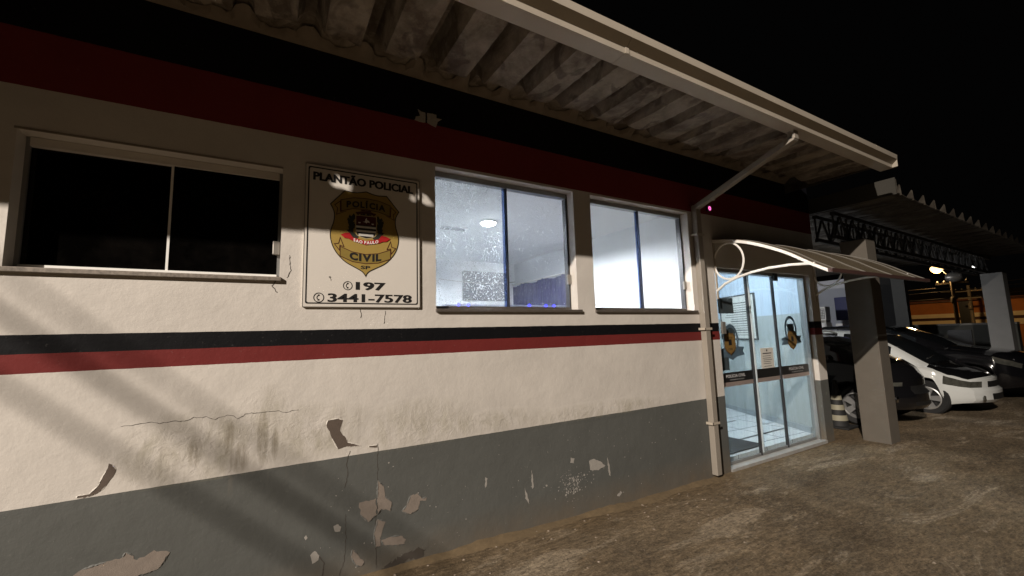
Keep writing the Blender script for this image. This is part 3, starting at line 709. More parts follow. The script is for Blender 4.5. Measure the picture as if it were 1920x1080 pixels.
q(MB().box(1.92, 2.23, 2.07, 2.10, 2.98, 2.9845).box(1.92, 2.23, 2.12, 2.15, 2.98, 2.9845).build('slat', M_ALUD, VT))
# violet hanging on the right wall of the office
CU = empty('curtain', (4.25, 3.3, 1.0), 'dim violet curtain low behind the right pane of the dusty window', 'curtain')
mb = MB(); n = 90; vs = []
for z in (.3, 2.54):
    for i in range(n+1): y = 2.35+i*(1.9/n); vs.append((4.22+.02*math.sin(i*.9), y, z+(.02*math.sin(i*.2) if z > 1 else 0)))
mb.add(vs, [(i, i+1, n+2+i, n+1+i) for i in range(n)]); ql(CU)(mb.build('cloth', plain('violet_cloth', (.034, .035, .085), .8), CU, smooth=True))
ql(CU)(MB().tube([(4.22, 2.3, 2.56), (4.22, 4.28, 2.56)], .012).build('rod', M_WHITE, CU))
SH = empty('wall_shelf', (3, 2.2, 2.0), 'white shelf with added glowing blue flare rings along the foot of the dusty window', 'shelf')
q = ql(SH); q(MB().box(1.3, 3.05, .5, .68, 1.80, 1.825).build('board', M_WHITE, SH)); q(MB().box(1.35, 2.95, .54, .64, 1.826, 1.848).build('device_strip', plain('pale_device', (.5, .55, .7), .5), SH))
for i, x in enumerate((1.46, 1.56, 2.22, 2.42, 2.52, 2.75)):
    q(MB().lathe([(.006, 0), (.010, -.004), (.013, 0), (.010, .004), (.006, 0)], (x, .535, 1.845), 'y', 14).build('flare_ring', emit('blue_flare_glow', (.03, .03, 1), 6), SH))  # glowing rings added to stand for blue lens flares
CB = MB().tube([(2.62+.1*i, 4.2-.0*i, 2.62-.05*math.sin(i/16*PI)) for i in range(17)], .006, 6).build('loose_cable', M_LATCH); tag(CB, 'thin cable sagging across the office behind the dusty window', 'cable')

# ------------------------------------------------------------------ wall sign
SG = empty('police_sign', (.55, 0, 1.77), 'white police sign with gold shield and phone numbers between the dark and lit windows', 'sign')
fn = lambda d: (lambda u, v: (u, -d, v))
def sg(mb, nm, mat, lay, par=SG):
    return mb.build(nm, mat, par)
def layer(pts, d0, d1): return MB().prism(pts, -d1, -d0)
def rrect(u0, u1, v0, v1, r, n=5):
    out = []
    for cx, cz, a0 in ((u1-r, v0+r, -90), (u1-r, v1-r, 0), (u0+r, v1-r, 90), (u0+r, v0+r, 180)):
        for i in range(n+1): a = math.radians(a0+90*i/n); out.append((cx+r*math.cos(a), cz+r*math.sin(a)))
    return out
M_PLATE = plain('sign_white', (.64, .60, .54), .4, var=.05, scale=3)
sg(layer(rrect(-.383, .383, .0, .952, .006), 0, .014), 'plate', M_PLATE, 0)
def strip(outer, inner, d):
    mb = MB(); n = len(outer); mb.add([(u, -d, v) for u, v in outer+inner], [(i, (i+1) % n, n+(i+1) % n, n+i) for i in range(n)]); return mb
sg(strip(rrect(-.383, .383, .0, .952, .006), rrect(-.379, .379, .004, .948, .006), .0148), 'edge_line', M_LATCH, 0)
sg(strip(rrect(-.366, .366, .022, .934, .012), rrect(-.358, .358, .030, .926, .012), .0150), 'border', M_INK, 0)
d = .0146
def outline(pts, wd, d):
    c = (sum(p[0] for p in pts)/len(pts), sum(p[1] for p in pts)/len(pts)); n = len(pts); mb = MB()
    inner = []
    for i in range(n):
        a, b, e = Vector(pts[i-1]), Vector(pts[i]), Vector(pts[(i+1) % n]); t1 = (b-a).normalized(); t2 = (e-b).normalized(); n1 = Vector((-t1.y, t1.x)); n2 = Vector((-t2.y, t2.x)); m = (n1+n2)
        m = m.normalized()*wd/max(.4, m.normalized().dot(n1)); inner.append((b.x-m.x, b.y-m.y))
    mb.add([(u, -d, v) for u, v in list(pts)+inner], [(i, (i+1) % n, n+(i+1) % n, n+i) for i in range(n)]); return mb
def smoothpoly(pts, keep, it=2):
    P_ = [(p, i in keep) for i, p in enumerate(pts)]
    for _ in range(it):
        o_ = []; n = len(P_)
        for i in range(n):
            (a, ka), (b, kb) = P_[i], P_[(i+1) % n]
            if ka: o_.append((a, True))
            o_.append(((a[0]*.75+b[0]*.25, a[1]*.75+b[1]*.25), False)) if not ka else None
            o_.append(((a[0]*.25+b[0]*.75, a[1]*.25+b[1]*.75), False)) if not kb else None
        P_ = o_
    return [p for p, _k in P_]
nO = len(OUTL); keep = {0, 2, 3, 14, nO-2, nO-3}
OS = smoothpoly(OUTL, keep)
EM = sg(layer(OS, .014, .0152), 'shield', M_GOLD, 1)
ga = OS if sum((OS[i][0]*OS[(i+1) % len(OS)][1]-OS[(i+1) % len(OS)][0]*OS[i][1]) for i in range(len(OS))) < 0 else OS[::-1]
outline(ga, .006, .0158).build('shield_outline', M_INK, EM)
ri = MB()
for pts in ([(-.166, .412), (-.086, .379), (0, .367), (.086, .379), (.171, .412), (.171, .342), (.086, .308), (0, .298), (-.086, .308), (-.166, .342)],
            [(-.166, .732), (-.085, .757), (0, .763), (.085, .757), (.168, .733), (.166, .648), (.085, .672), (0, .680), (-.085, .675), (-.163, .650)],
            [(-.167, .377), (-.205, .425), (-.176, .431), (-.165, .475), (-.137, .405), (-.164, .414)], [(.172, .375), (.209, .424), (.179, .431), (.169, .475), (.14, .405), (.168, .414)],
            [(-.166, .725), (-.205, .69), (-.186, .668), (-.192, .622), (-.125, .655), (-.164, .65)], [(.17, .725), (.209, .688), (.19, .665), (.197, .624), (.13, .653), (.166, .648)]):
    A_ = sum((pts[i][0]*pts[(i+1) % len(pts)][1]-pts[(i+1) % len(pts)][0]*pts[i][1]) for i in range(len(pts)))
    pp = pts if A_ < 0 else pts[::-1]
    outline(pp, .0045, .0168).build('ribbon_outline', M_MAROON, EM)
bnd = MB().prism([(-.166, .412), (-.086, .379), (0, .367), (.086, .379), (.171, .412), (.171, .342), (.086, .308), (0, .298), (-.086, .308), (-.166, .342)], -.0162, -.0152)
bnd.build('ribbon', plain('olive_gold_print', (.24, .17, .04), .45), EM); bnd = MB().prism([(-.166, .732), (-.085, .757), (0, .763), (.085, .757), (.168, .733), (.166, .648), (.085, .672), (0, .680), (-.085, .675), (-.163, .650)], -.0162, -.0152)
bnd.build('ribbon', plain('olive_gold_print', (.24, .17, .04), .45), EM)
# wreath of leaves, coat of arms
wr = MB()
for sgn in (-1, 1):
    for i in range(13):
        a = math.radians(-62+i*11.5); rad = .092+.012*math.sin(i)
        cx, cz = sgn*(rad*1.12*math.cos(a)), .553+rad*.92*math.sin(a)
        for k in (-1, 1, 0):
            an = a+PI/2+k*.7; L_ = .034; wd = .011
            pts = [(cx, cz), (cx+sgn*(L_*.5*math.cos(an)-wd*math.sin(an)), cz+L_*.5*math.sin(an)+wd*math.cos(an)), (cx+sgn*L_*math.cos(an), cz+L_*math.sin(an)), (cx+sgn*(L_*.5*math.cos(an)+wd*math.sin(an)), cz+L_*.5*math.sin(an)-wd*math.cos(an))]
            wr.add([(u, -.0160-.0001*(k+1)-.00002*i, v) for u, v in pts], [(0,1,2,3)])
wr.build('wreath', M_GREEN, EM)
ARM = [(-.064, .632), (.067, .634), (.068, .525), (.06, .50), (.036, .486), (.002, .478), (-.033, .486), (-.056, .50), (-.064, .525)]
am = MB().prism([(u*1.1, .556+(v-.556)*1.07) for u, v in ARM], -.0168, -.0158).build('arms_border', plain('arms_cream', (.42, .33, .16), .5), EM)
MB().prism(ARM, -.0174, -.0168).build('arms_field', M_INK, EM)
MB().prism([(-.064, .632), (.067, .634), (.068, .57), (-.064, .57)], -.0180, -.0174).build('arms_chief', plain('arms_dark_red', (.07, .008, .008), .5), EM)
st_ = MB()
for v0, v1, wd in ((.548, .562, .065), (.520, .533, .065), (.492, .507, .048)): st_.prism([(-wd, v0), (wd+.003, v0), (wd+.003, v1), (-wd, v1)], -.0182, -.0174)
st_.prism([(-.022, .592), (-.006, .596), (-.004, .612), (.004, .622), (.008, .606), (.02, .602), (.026, .588), (.01, .592), (.004, .583), (-.006, .59)], -.0187, -.0180)
st_.prism([(-.052, .588), (-.034, .588), (-.038, .580), (-.048, .580)], -.0187, -.0180); st_.prism([(.036, .585), (.054, .585), (.050, .577), (.040, .577)], -.0187, -.0180)
st_.build('arms_charges', M_OFFW, EM)
cr = MB().prism([(-.07, .655), (-.03, .665), (.03, .666), (.07, .656), (.06, .645), (0, .652), (-.06, .643)], -.0175, -.0158); cr.prism([(-.035, .668), (.035, .668), (.03, .676), (-.03, .676)], -.0175, -.0158); cr.build('crest_bar', M_MAROON, EM)
MB().prism([(-.162, .489), (-.135, .503), (-.107, .507), (-.084, .476), (0, .458), (.087, .478), (.107, .507), (.140, .500), (.168, .488), (.140, .466), (.112, .462), (.088, .450), (0, .432), (-.081, .451), (-.112, .466), (-.14, .470)], -.0190, -.0182).build('red_ribbon', M_REDR, EM)
t_ = MB(); text_arc(t_, 'SÃO PAULO'.replace('Ã', 'A'), -.080, .084, lambda u: .4375+2.1*u*u, lambda u: .021, fn(.0196), .03); t_.build('lettering', plain('ribbon_white', (.8, .77, .72), .5), EM)
t_ = MB(); text_arc(t_, 'CIVIL', -.104, .106, lambda u: .318+1.1*u*u, lambda u: .047, fn(.0168), .055); put_text(t_, 'SP', -.031, .032, .262, .286, fn(.0160), .03)
text_arc(t_, 'POLÍCIA', -.128, .132, lambda u: .693-.55*u*u, lambda u: .043, fn(.0168), .045); t_.build('lettering', M_INK, EM)
t_ = MB(); put_text(t_, 'PLANTÃO POLICIAL', -.337, .333, .843, .914, fn(.0152), .03, .022)
put_text(t_, '197', -.062, .137, .118, .173, fn(.0152), .02, .024); put_text(t_, '3441-7578', -.235, .322, .034, .091, fn(.0152), .018, .020)
for cu, cv, r in ((-.112, .145, .030), (-.287, .062, .032)):
    n = 28; t_.add([(cu+rad*math.cos(2*PI*i/n), -.0152, cv+rad*math.sin(2*PI*i/n)) for rad in (r, r*.84) for i in range(n)], [(i, (i+1) % n, n+(i+1) % n, n+i) for i in range(n)])
    arc = []; 
    for i in range(9): a = math.radians(115+i*16); arc.append((cu+.1*r+r*.52*math.cos(a), cv+r*.52*math.sin(a)))
    arc2 = [(cu+.1*r+r*.36*math.cos(math.radians(115+i*16)), cv+r*.36*math.sin(math.radians(115+i*16))) for i in range(9)]
    t_.add([(u, -.0152, v) for u, v in arc+arc2], [(i, i+1, 10+i, 9+i) for i in range(8)])
    for (pu, pv) in (arc[0], arc[-1]): t_.prism([(pu-.1*r, pv-.14*r), (pu+.25*r, pv-.10*r), (pu+.25*r, pv+.16*r), (pu-.05*r, pv+.14*r)], -.0158, -.0152)
sg(t_, 'lettering', M_INK, 1)
sg(MB().prism([(-.232, .20), (-.222, .205), (-.216, .196), (-.222, .188)], -.0155, -.014).prism([(-.219, .187), (-.215, .186), (-.217, .172)], -.0155, -.014), 'chip', M_LATCH, 1)
for o in list(SG.children): pass

# ------------------------------------------------------------------ small things on the wall
sc = empty('torn_paper', (.99, 0, 3.2), 'torn pale remnant of paper stuck across the black and red bands above the lit window', 'paper scrap')
q = ql(sc)
mb = MB(); patch(mb, [(.90, 3.205), (.91, 3.235), (.945, 3.25), (.925, 3.30), (.955, 3.285), (.985, 3.285), (.985, 3.205), (.955, 3.20)], y=-.003, jag=.002); patch(mb, [(1.0, 3.205), (1.0, 3.287), (1.075, 3.29), (1.075, 3.262), (1.12, 3.262), (1.085, 3.235), (1.07, 3.185), (1.03, 3.195)], y=-.003, jag=.002)
q(mb.build('scrap', plain('yellowed_paper', (.40, .37, .32), .9, var=.3, scale=40, bump=.5), sc))
sn = empty('infrared_sensor', (4.42, 0, 3.0), 'small dark wall sensor with a glowing pink ring beside the downpipe', 'sensor')
q = ql(sn)
q(MB().box(4.37, 4.43, -.03, -.0, 2.93, 2.99).build('housing', M_BLACK, sn, bevel=.006))
q(MB().lathe([(.010, 0), (.018, -.004), (.025, 0), (.018, .004), (.010, 0)], (4.40, -.032, 2.96), 'y', 18).build('light_ring', emit('pink_led', (1, .16, .5), 1.8), sn))
br = MB().box(4.46, 4.51, -.04, 0, 3.07, 3.12).build('junction_box', M_GUTTER, None, bevel=.004); tag(br, 'tiny pale junction box above the pink sensor', 'junction box')

# ------------------------------------------------------------------ door awning
AW = empty('door_awning', (5.5, 0, 2.1), 'arched smoky polycarbonate awning on white steel brackets over the glass door', 'awning')
q = ql(AW)
ARC = [(0.0, 2.575), (-.18, 2.545), (-.39, 2.485), (-.61, 2.39), (-.81, 2.28), (-.98, 2.16), (-1.13, 2.065)]
def arcpt(t):
    L = len(ARC)-1; f = t*L; i = min(L-1, int(f)); u = f-i
    p0, p1, p2, p3 = ARC[max(0, i-1)], ARC[i], ARC[i+1], ARC[min(L, i+2)]
    return tuple(.5*((2*p1[k])+(-p0[k]+p2[k])*u+(2*p0[k]-5*p1[k]+4*p2[k]-p3[k])*u*u+(-p0[k]+3*p1[k]-3*p2[k]+p3[k])*u**3) for k in (0, 1))
AP = [arcpt(i/28) for i in range(29)]
def rib_strip(mb, x0, x1, off, th):
    vs = []
    for y, z in AP: vs += [(x0, y, z+off), (x1, y, z+off), (x1, y, z+off+th), (x0, y, z+off+th)]
    fs = []
    for i in range(len(AP)-1): a = i*4; fs += [(a+k, a+(k+1) % 4, a+4+(k+1) % 4, a+4+k) for k in range(4)]
    fs += [(0,1,2,3), tuple(len(vs)-4+k for k in (3,2,1,0))]; mb.add(vs, fs); return mb
M_FRAME = plain('white_steel_frame', (.80, .78, .73), .35, var=.05)
def poly_mat():
    t = NT('smoky_polycarbonate'); t.p.inputs['Base Color'].default_value = (.10, .083, .058, 1); t.p.inputs['Roughness'].default_value = .25
    tr = t.n('ShaderNodeBsdfTransparent'); tr.inputs[0].default_value = (.25, .22, .17, 1); mx = t.n('ShaderNodeMixShader'); mx.inputs[0].default_value = .3
    c = t.mix(t.noise(20, 5), (.16, .13, .085), (.25, .20, .135)); t.l(c, t.p.inputs['Base Color'])
    t.l(t.p.outputs[0], mx.inputs[1]); t.l(tr.outputs[0], mx.inputs[2]); t.l(mx.outputs[0], t.out.inputs[0]); return t.m
q(rib_strip(MB(), 4.44, 6.86, .014, .006).build('roof_sheet', poly_mat(), AW, smooth=True))
for x in (4.56, 5.22, 5.88, 6.55, 6.84): q(rib_strip(MB(), x-.012, x+.012, .0205, .008).build('sheet_rib', M_LATCH, AW, smooth=True))
q(MB().obox((4.42, -1.15, 2.062), (6.87, -1.15, 2.062), .035, .035).build('front_bar', plain('rusty_maroon_bar', (.06, .03, .025), .5), AW))
LOWC = [(0, 1.99), (-.11, 2.065), (-.25, 2.115), (-.42, 2.15), (-.6, 2.168), (-.8, 2.168), (-1.02, 2.148)]
for x in (4.45, 6.72):
    br_ = q(rib_strip(MB(), x-.014, x+.014, -.018, .032).build('side_bracket', M_FRAME, AW, smooth=True))
    MB().tube([(x, y, z) for y, z in LOWC], .014, 6).build('lower_arc', M_FRAME, br_, smooth=True).matrix_parent_inverse = br_.matrix_world.inverted() if False else Matrix.Identity(4)
    MB().tube([(x, -.17+.175*math.cos(2*PI*i/32), 2.315+.205*math.sin(2*PI*i/32)) for i in range(32)], .011, 6, True).build('ring', M_FRAME, br_, smooth=True)
    MB().box(x-.012, x+.012, -.012, -.001, 1.90, 2.60).build('wall_flat', M_GUTTER, br_)
# ------------------------------------------------------------------ carport
CPX0 = 6.88
CP = empty('carport', (7.3, -.3, 0), 'long carport with concrete columns, lattice truss and ribbed fibre cement roof', 'carport')
q = ql(CP)
sl = lambda x: -.025*(x-6.9)
M_COLM = plain('shaded_column_paint', (.115, .1, .08), .75, var=.18, scale=5, bump=.3)  # darker copy of the column paint, shade put into the near column's colour
COLS = [(7.12, 7.42, -.51, -.2), (13.95, 14.3, -.50, -.16)]
M_COL2 = plain('far_column_paint', (.2, .2, .195), .75, var=.15, scale=5, bump=.3)
for a, b, c, d in COLS: q(MB().box(a, b, c, d, -.05, 2.755+sl(a)*.7).build('column', M_COLM if a < 10 else M_COL2, CP, bevel=.008))
for a, b, c, d in ((15.1, 15.3, 1.5, 1.78), (10.2, 10.4, 5.4, 5.6)): q(MB().box(a, b, c, d, -.05, 3.0).build('rear_post', plain('dark_post', (.09, .09, .085), .7), CP))
# roof panels : flat trough with upstanding narrow V flanges
def carport_roof():
    mb = MB(); per = .415; fh = lambda y: 1 if y < -.97 else .12; ys_ = [-.98, -.90, -.5, 0, 1, 2.5, 4.5, 6.5]; prof_ = []
    x = CPX0
    prof_ += [(x, 3.40), (x+.004, 3.215)]
    x += .115
    while x < 14.2:
        prof_ += [(x-.028, 3.215), (x-.004, 3.345), (x+.004, 3.345), (x+.028, 3.215), (x+.20, 3.200)]
        x += per
    vs = []
    for y in ys_: vs += [(px, y, (min(pz, 3.215+(pz-3.215)*fh(y)) if pz < 3.39 else pz)+sl(px)+.008*(y+1)) for px, pz in prof_]
    n = len(prof_); mb.add(vs, [(j*n+i, j*n+i+1, (j+1)*n+i+1, (j+1)*n+i) for j in range(len(ys_)-1) for i in range(n-1)])
    return mb
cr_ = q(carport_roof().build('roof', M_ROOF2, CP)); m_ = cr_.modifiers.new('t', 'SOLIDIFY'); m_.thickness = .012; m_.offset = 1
q(MB().prism_z([(6.85, -.98), (6.87, -.98), (6.87, 6.5), (6.85, 6.5)], 3.20, 3.42).build('verge_panel', plain('pale_verge', (.045, .041, .033), .8, var=.25, scale=4, bump=.3), CP))
M_STEEL = plain('dark_truss_steel', (.028, .026, .024), .6)
for yy in (-.28, -.06):
    tm = MB(); x = 6.81
    tm.obox((6.80, yy, 3.13), (14.25, yy, 3.13+sl(14.25)*.8), .05, .05); tm.obox((6.80, yy, 2.79), (14.25, yy, 2.79+sl(14.25)*.8), .05, .05)
    k = 0
    while x < 14:
        o_ = sl(x)*.8; st = .20
        a_, b_ = ((x, yy, 2.80+o_), (x+st, yy, 3.12+o_)) if k % 2 == 0 else ((x, yy, 3.12+o_), (x+st, yy, 2.80+o_))
        tm.obox(a_, b_, .022, .022); 
        if k % 2 == 0: tm.obox((x, yy, 2.80+o_), (x, yy, 3.12+o_), .018, .018)
        x += st; k += 1
    q(tm.build('lattice_truss', M_STEEL, CP))
lt = MB(); x = 6.9
while x < 14: lt.obox((x, -.28, 2.79+sl(x)*.8), (x+.3, -.06, 2.79+sl(x)*.8), .018, .018); x += .4
q(lt.build('truss_lacing', M_STEEL, CP))
# purlins under carport roof
for y in (1.6, 3.8, 6.0): q(MB().obox((7.0, y, 3.13), (14.25, y, 3.13+sl(14.25)), .06, .09).build('purlin', M_STEEL, CP))

# fluorescent batten lighting the carport, plus flood lamp near second column
BL = empty('batten_lamp', (9.8, 3.4, 2.8), 'tube lamp lighting the back of the carport', 'lamp')
q = ql(BL); q(MB().box(9.2, 10.4, 3.36, 3.44, 2.78, 2.83).build('body', M_WHITE, BL)); q(MB().tube([(9.22, 3.4, 2.76), (10.38, 3.4, 2.76)], .016, 10).build('tube', emit('lit_tube', (.95, .98, 1), 20), BL, smooth=True))
FL = empty('flood_lamp', (14.0, .1, 2.75), 'white crescent lamp hanging from the truss left of the far column', 'lamp')
q = ql(FL)
q(MB().lathe([(.0, 0), (.07, .0), (.11, .06), (.12, .16), (.08, .26), (.0, .28)], (14.0, .14, 2.62), 'y', 20).build('housing', M_LATCH, FL, smooth=True))
q(MB().tube([(13.9+.0*i, .02+.12*math.cos(math.radians(120+i*10)), 2.74+.11*math.sin(math.radians(120+i*10))) for i in range(9)], [.006, .012, .018, .022, .024, .022, .018, .012, .006], 8).build('lit_rim', emit('lit_rim', (1, .96, .9), 3), FL, smooth=True))
q(MB().obox((14.0, .28, 2.72), (14.0, .28, 2.85), .02, .02).build('hanger', M_STEEL, FL))

# ------------------------------------------------------------------ back of the yard
M_BW = plain('white_shed_paint', (.50, .52, .58), .7, var=.15, scale=2)
SHD = empty('back_shed', (15.5, 4, 0), 'pale shed wall standing at the back under the carport', 'building')
q = ql(SHD); q(MB().box(15.4, 15.6, 2.92, 7.5, 0, 3.0).build('wall', M_BW, SHD)); q(MB().box(15.45, 15.6, 1.80, 2.918, 0, 3.0).build('dark_gap_panel', plain('dark_gap_black', (.008, .008, .008), .8), SHD)); q(MB().box(15.35, 15.7, 2.9, 7.5, 2.86, 2.93).build('wall_cap', M_BW, SHD))  # near-black panel added to stand for the dark gap beside the shed
bp = MB().box(15.0, 15.06, 2.4, 3.15, 1.72, 2.42).build('blue_panel', plain('deep_blue_board', (.012, .016, .11), .5), None, bevel=.01); tag(bp, 'deep blue board hanging beside the pale shed wall', 'board')
AC = empty('air_conditioner', (14.0, 3.0, 1.72), 'white outdoor air conditioner with grille beside the blue board', 'air conditioner')
q = ql(AC); q(MB().box(13.85, 14.15, 2.93, 3.23, 1.73, 2.12).build('casing', M_WHITE, AC, bevel=.015))
mb = MB()
for i in range(7): mb.box(13.838, 13.848, 2.95, 3.12, 1.77+i*.047, 1.782+i*.047)
for i in range(5): mb.box(13.836, 13.8375, 2.955+i*.04, 2.965+i*.04, 1.77, 2.06)
q(mb.build('grille', M_ALUD, AC)); q(MB().box(13.86, 14.14, 2.95, 3.21, 1.66, 1.728).box(13.95, 14.05, 3.0, 3.1, .0, 1.66).build('stand', M_LATCH, AC))
WB = empty('water_tank', (14, 3.0, 0), 'white rounded plastic tank standing below the air conditioner', 'tank')
q = ql(WB); q(MB().prism_z([(13.6, 2.9), (13.65, 2.85), (14.0, 2.85), (14.05, 2.9), (14.05, 3.25), (13.6, 3.25)], 0, 1.66).build('body', M_WHITE, WB, bevel=.04)); q(MB().box(13.75, 13.9, 3.0, 3.12, 1.661, 1.69).build('lid', M_LATCH, WB, bevel=.01))
CH = empty('plastic_bin', (14.2, 2.7, 0), 'pale swing lid bin right of the white tank', 'bin')
q = ql(CH); q(MB().add([(14.1+sx*w_, 2.70+sy*w_, z) for z, w_ in ((1.0, .07), (1.45, .10)) for sx, sy in ((-1,-1),(1,-1),(1,1),(-1,1))], [(0,1,2,3),(4,5,6,7),(0,1,5,4),(1,2,6,5),(2,3,7,6),(3,0,4,7)]).build('body', M_WHITE, CH, bevel=.015))
q(MB().prism([(14.0, 1.452), (14.2, 1.452), (14.16, 1.62), (14.04, 1.62)], 2.62, 2.79).build('lid', M_WHITE, CH, bevel=.01)); q(MB().tube([(14.1, 2.7, 0), (14.1, 2.7, 1.0)], .03).build('post', M_LATCH, CH))
# low wall at the end of the yard
LW = empty('boundary_wall', (16, 1, 0), 'low dark grey rendered wall closing the yard behind the cars', 'wall')
q = ql(LW); q(MB().box(16.0, 16.2, -.25, 3.4, -.05, 1.47).build('render', plain('dark_render', (.06, .06, .052), .85, var=.25, scale=4, bump=.3), LW)); q(MB().box(15.97, 16.23, -.25, 3.4, 1.471, 1.52).build('coping', plain('coping_grey', (.2, .19, .17), .8), LW)); q(MB().box(15.93, 15.998, -.25, .25, -.05, 1.45).build('pier', plain('pier_grey', (.09, .09, .075), .8), LW))
mb = MB().box(15.965, 15.999, .55, 1.0, .95, 1.35); tag(mb.build('wall_hatch', M_BLACK), 'small black square hatch set on the low dark wall', 'hatch')

# far street scene beyond the wall
FB = empty('street_building', (40, 5, 0), 'orange brown building with two cream stripes across the street', 'building')
q = ql(FB)
q(MB().box(40, 46, -2, 16, 0, 2.95).build('wall', plain('rust_orange_render', (.42, .145, .035), .8, var=.35, scale=1.2), FB))
q(MB().box(39.93, 39.999, -2, 16, 1.89, 2.16).box(39.94, 39.999, -2, 16, 1.35, 1.70).build('cream_stripe', plain('cream_stripe_paint', (.8, .66, .42), .7, var=.2, scale=1.5), FB))
q(MB().box(39.95, 39.999, -2, 16, 1.701, 1.889).build('dark_stripe', plain('dark_maroon_stripe', (.05, .015, .012), .7), FB))
q(MB().box(39.8, 46, -2, 16, 2.95, 3.1).build('roof', plain('tile_roof_dark', (.12, .04, .02), .8, var=.5, scale=6), FB))
q(MB().box(39.88, 39.999, 5.55, 6.2, .0, 2.93).build('door', M_BLACK, FB))
HS = empty('background_house', (52, 12, 0), 'dim house behind the orange building with a few lit spots', 'house')
q = ql(HS); q(MB().box(52, 56, 2, 20, 0, 4.2).build('wall', plain('dim_house_wall', (.05, .035, .025), .9), HS)); q(MB().box(51.9, 51.99, 7.0, 7.4, 3.3, 3.45).build('lit_window', emit('lit_far_window', (1, .85, .6), 1.2), HS)); q(MB().box(51.9, 51.99, 9.6, 9.9, 3.4, 3.5).build('lit_window', emit('lit_far_window_dim', (1, .8, .55), .7), HS))
# street lamp on a concrete pole
M_CONC = plain('pole_concrete', (.13, .11, .085), .85, var=.2, scale=6)
def upole(nm, x, y, h, lab, lampy=None):
    e = empty(nm, (x, y, 0), lab, 'utility pole' if lampy is None else 'street lamp'); q = ql(e)
    q(MB().tube([(x, y, 0), (x, y, h)], [.10, .075], 12).build('pole', M_CONC, e, smooth=True))
    q(MB().obox((x, y-.65, h-.35), (x, y+.65, h-.35), .08, .09).obox((x, y-.5, h-.8), (x, y+.5, h-.8), .07, .08).build('crossarm', M_CONC, e))
    ins = MB()
    for dy in (-.58, -.3, .3, .58): ins.lathe([(0, 0), (.04, 0), (.05, .05), (.02, .12), (0, .12)], (x, y+dy, h-.30), 'z', 8)
    q(ins.build('insulator', M_LATCH, e)); q(MB().lathe([(0, 0), (.09, 0), (.10, .08), (.10, .32), (.07, .38), (0, .38)], (x-.14, y, h-1.5), 'z', 14).build('transformer', M_CONC, e, smooth=True))
    return e, q
e, q = upole('street_lamp', 33, 4.75, 4.1, 'concrete pole carrying the only lit orange street lamp beyond the yard wall', 1)
q(MB().tube([(33, 4.75, 4.05), (33, 5.0, 4.45), (33, 5.25, 4.80)], .03, 8).build('lamp_arm', M_STEEL, e, smooth=True))
q(MB().lathe([(0, .12), (.1, .1), (.2, .0), (.0, .0)], (33, 5.28, 4.84), 'z', 14).build('lamp_head', M_LATCH, e, smooth=True))
q(MB().lathe([(.0, -.42), (.14, -.39), (.25, -.28), (.28, -.18), (.25, -.08), (.12, .0), (0, .0)], (33, 5.28, 4.82), 'z', 14).build('bulb', emit('sodium_bulb', (1, .62, .24), 4), e, smooth=True))
bpy.data.objects['far_street_light'].location = (33, 5.28, 4.35)
e, q = upole('utility_pole', 38, 5.22, 3.86, 'shorter unlit concrete pole right of the street lamp')
for i, (y0, z0, y1, z1) in enumerate(((10, 3.5, -2.5, 3.9), (10, 3.25, -2.5, 3.7), (10, 2.95, 1, 3.1), (10, 2.75, -2.5, 2.95))):
    pts = [(33, y0+(y1-y0)*t/14, z0+(z1-z0)*t/14-.12*math.sin(t/14*PI)) for t in range(15)]
    o = MB().tube(pts, .016, 5).build('overhead_wire', plain('wire', (.06, .05, .04), .6), None); tag(o, ['topmost', 'second', 'third', 'lowest'][i]+' of the four street wires crossing behind the lamp pole', 'wire', 'street wires')

# service cables strung above the yard, left of the view; they throw the soft slanting bands on the wall
def cab(Sa, ta, Sb, tb, r, lab):
    a = Vector(Sa); b = Vector(Sb); A_ = a+(MAIN-a)*ta; B_ = b+(MAIN-b)*tb
    pts = [A_+(B_-A_)*(i/16)-Vector((0, 0, .03*math.sin(i/16*PI))) for i in range(17)]
    o = MB().tube(pts, r, 8).build('service_cable', plain('black_sheath', (.02, .02, .02), .6), None, smooth=True); tag(o, lab, 'cable', 'service cables over the yard')
cab((-3.0, 0, 3.45), .34, (1.6, 0, -.65), .42, .016, 'thick upper service cable strung over the yard left of the windows')
cab((-3.0, 0, 3.62), .36, (1.6, 0, -.42), .42, .009, 'thin service cable just above the thick one over the yard')
cab((-3.0, 0, 3.12), .34, (1.6, 0, -.95), .42, .012, 'lowest service cable strung over the yard')

# ------------------------------------------------------------------ traffic cones
def cone(x, y, lab):
    z0 = ground_z(x); e = empty('traffic_cone', (x, y, z0), lab, 'traffic cone', 'striped cones by the carport column')
    R = lambda z: .135-.11*(z/.72)
    def band(z0_, z1_, mat, nm): MB().lathe([(R(z0_), z0_), (R(z1_), z1_)], (0, 0, 0), 'z', 24).build(nm, mat, e, smooth=True)
    MB().prism_z([(-.2, -.2), (.2, -.2), (.2, .2), (-.2, .2)], 0, .03).build('base', M_BLACKR, e, bevel=.01)
    MB().lathe([(R(.03), .03), (R(.72)+.002, .72), (R(.72)-.01, .725), (.0, .725)], (0, 0, 0), 'z', 24).build('body', M_BLACKR, e, smooth=True)
    for a, b in ((.11, .19), (.27, .345), (.42, .485)): MB().lathe([(R(a)+.001, a), (R(a)+.004, a), (R(b)+.004, b), (R(b)+.001, b)], (0, 0, 0), 'z', 24).build('stripe', M_STRIPE, e, smooth=True)
M_BLACKR = plain('black_rubber', (.014, .014, .014), .7); M_STRIPE = plain('worn_yellow_stripe', (.27, .25, .18), .6, var=.2, scale=12)
cone(7.78, .34, 'black cone with three pale stripes standing next to the carport column')
cone(7.25, .62, 'black striped cone half hidden behind the door corner')

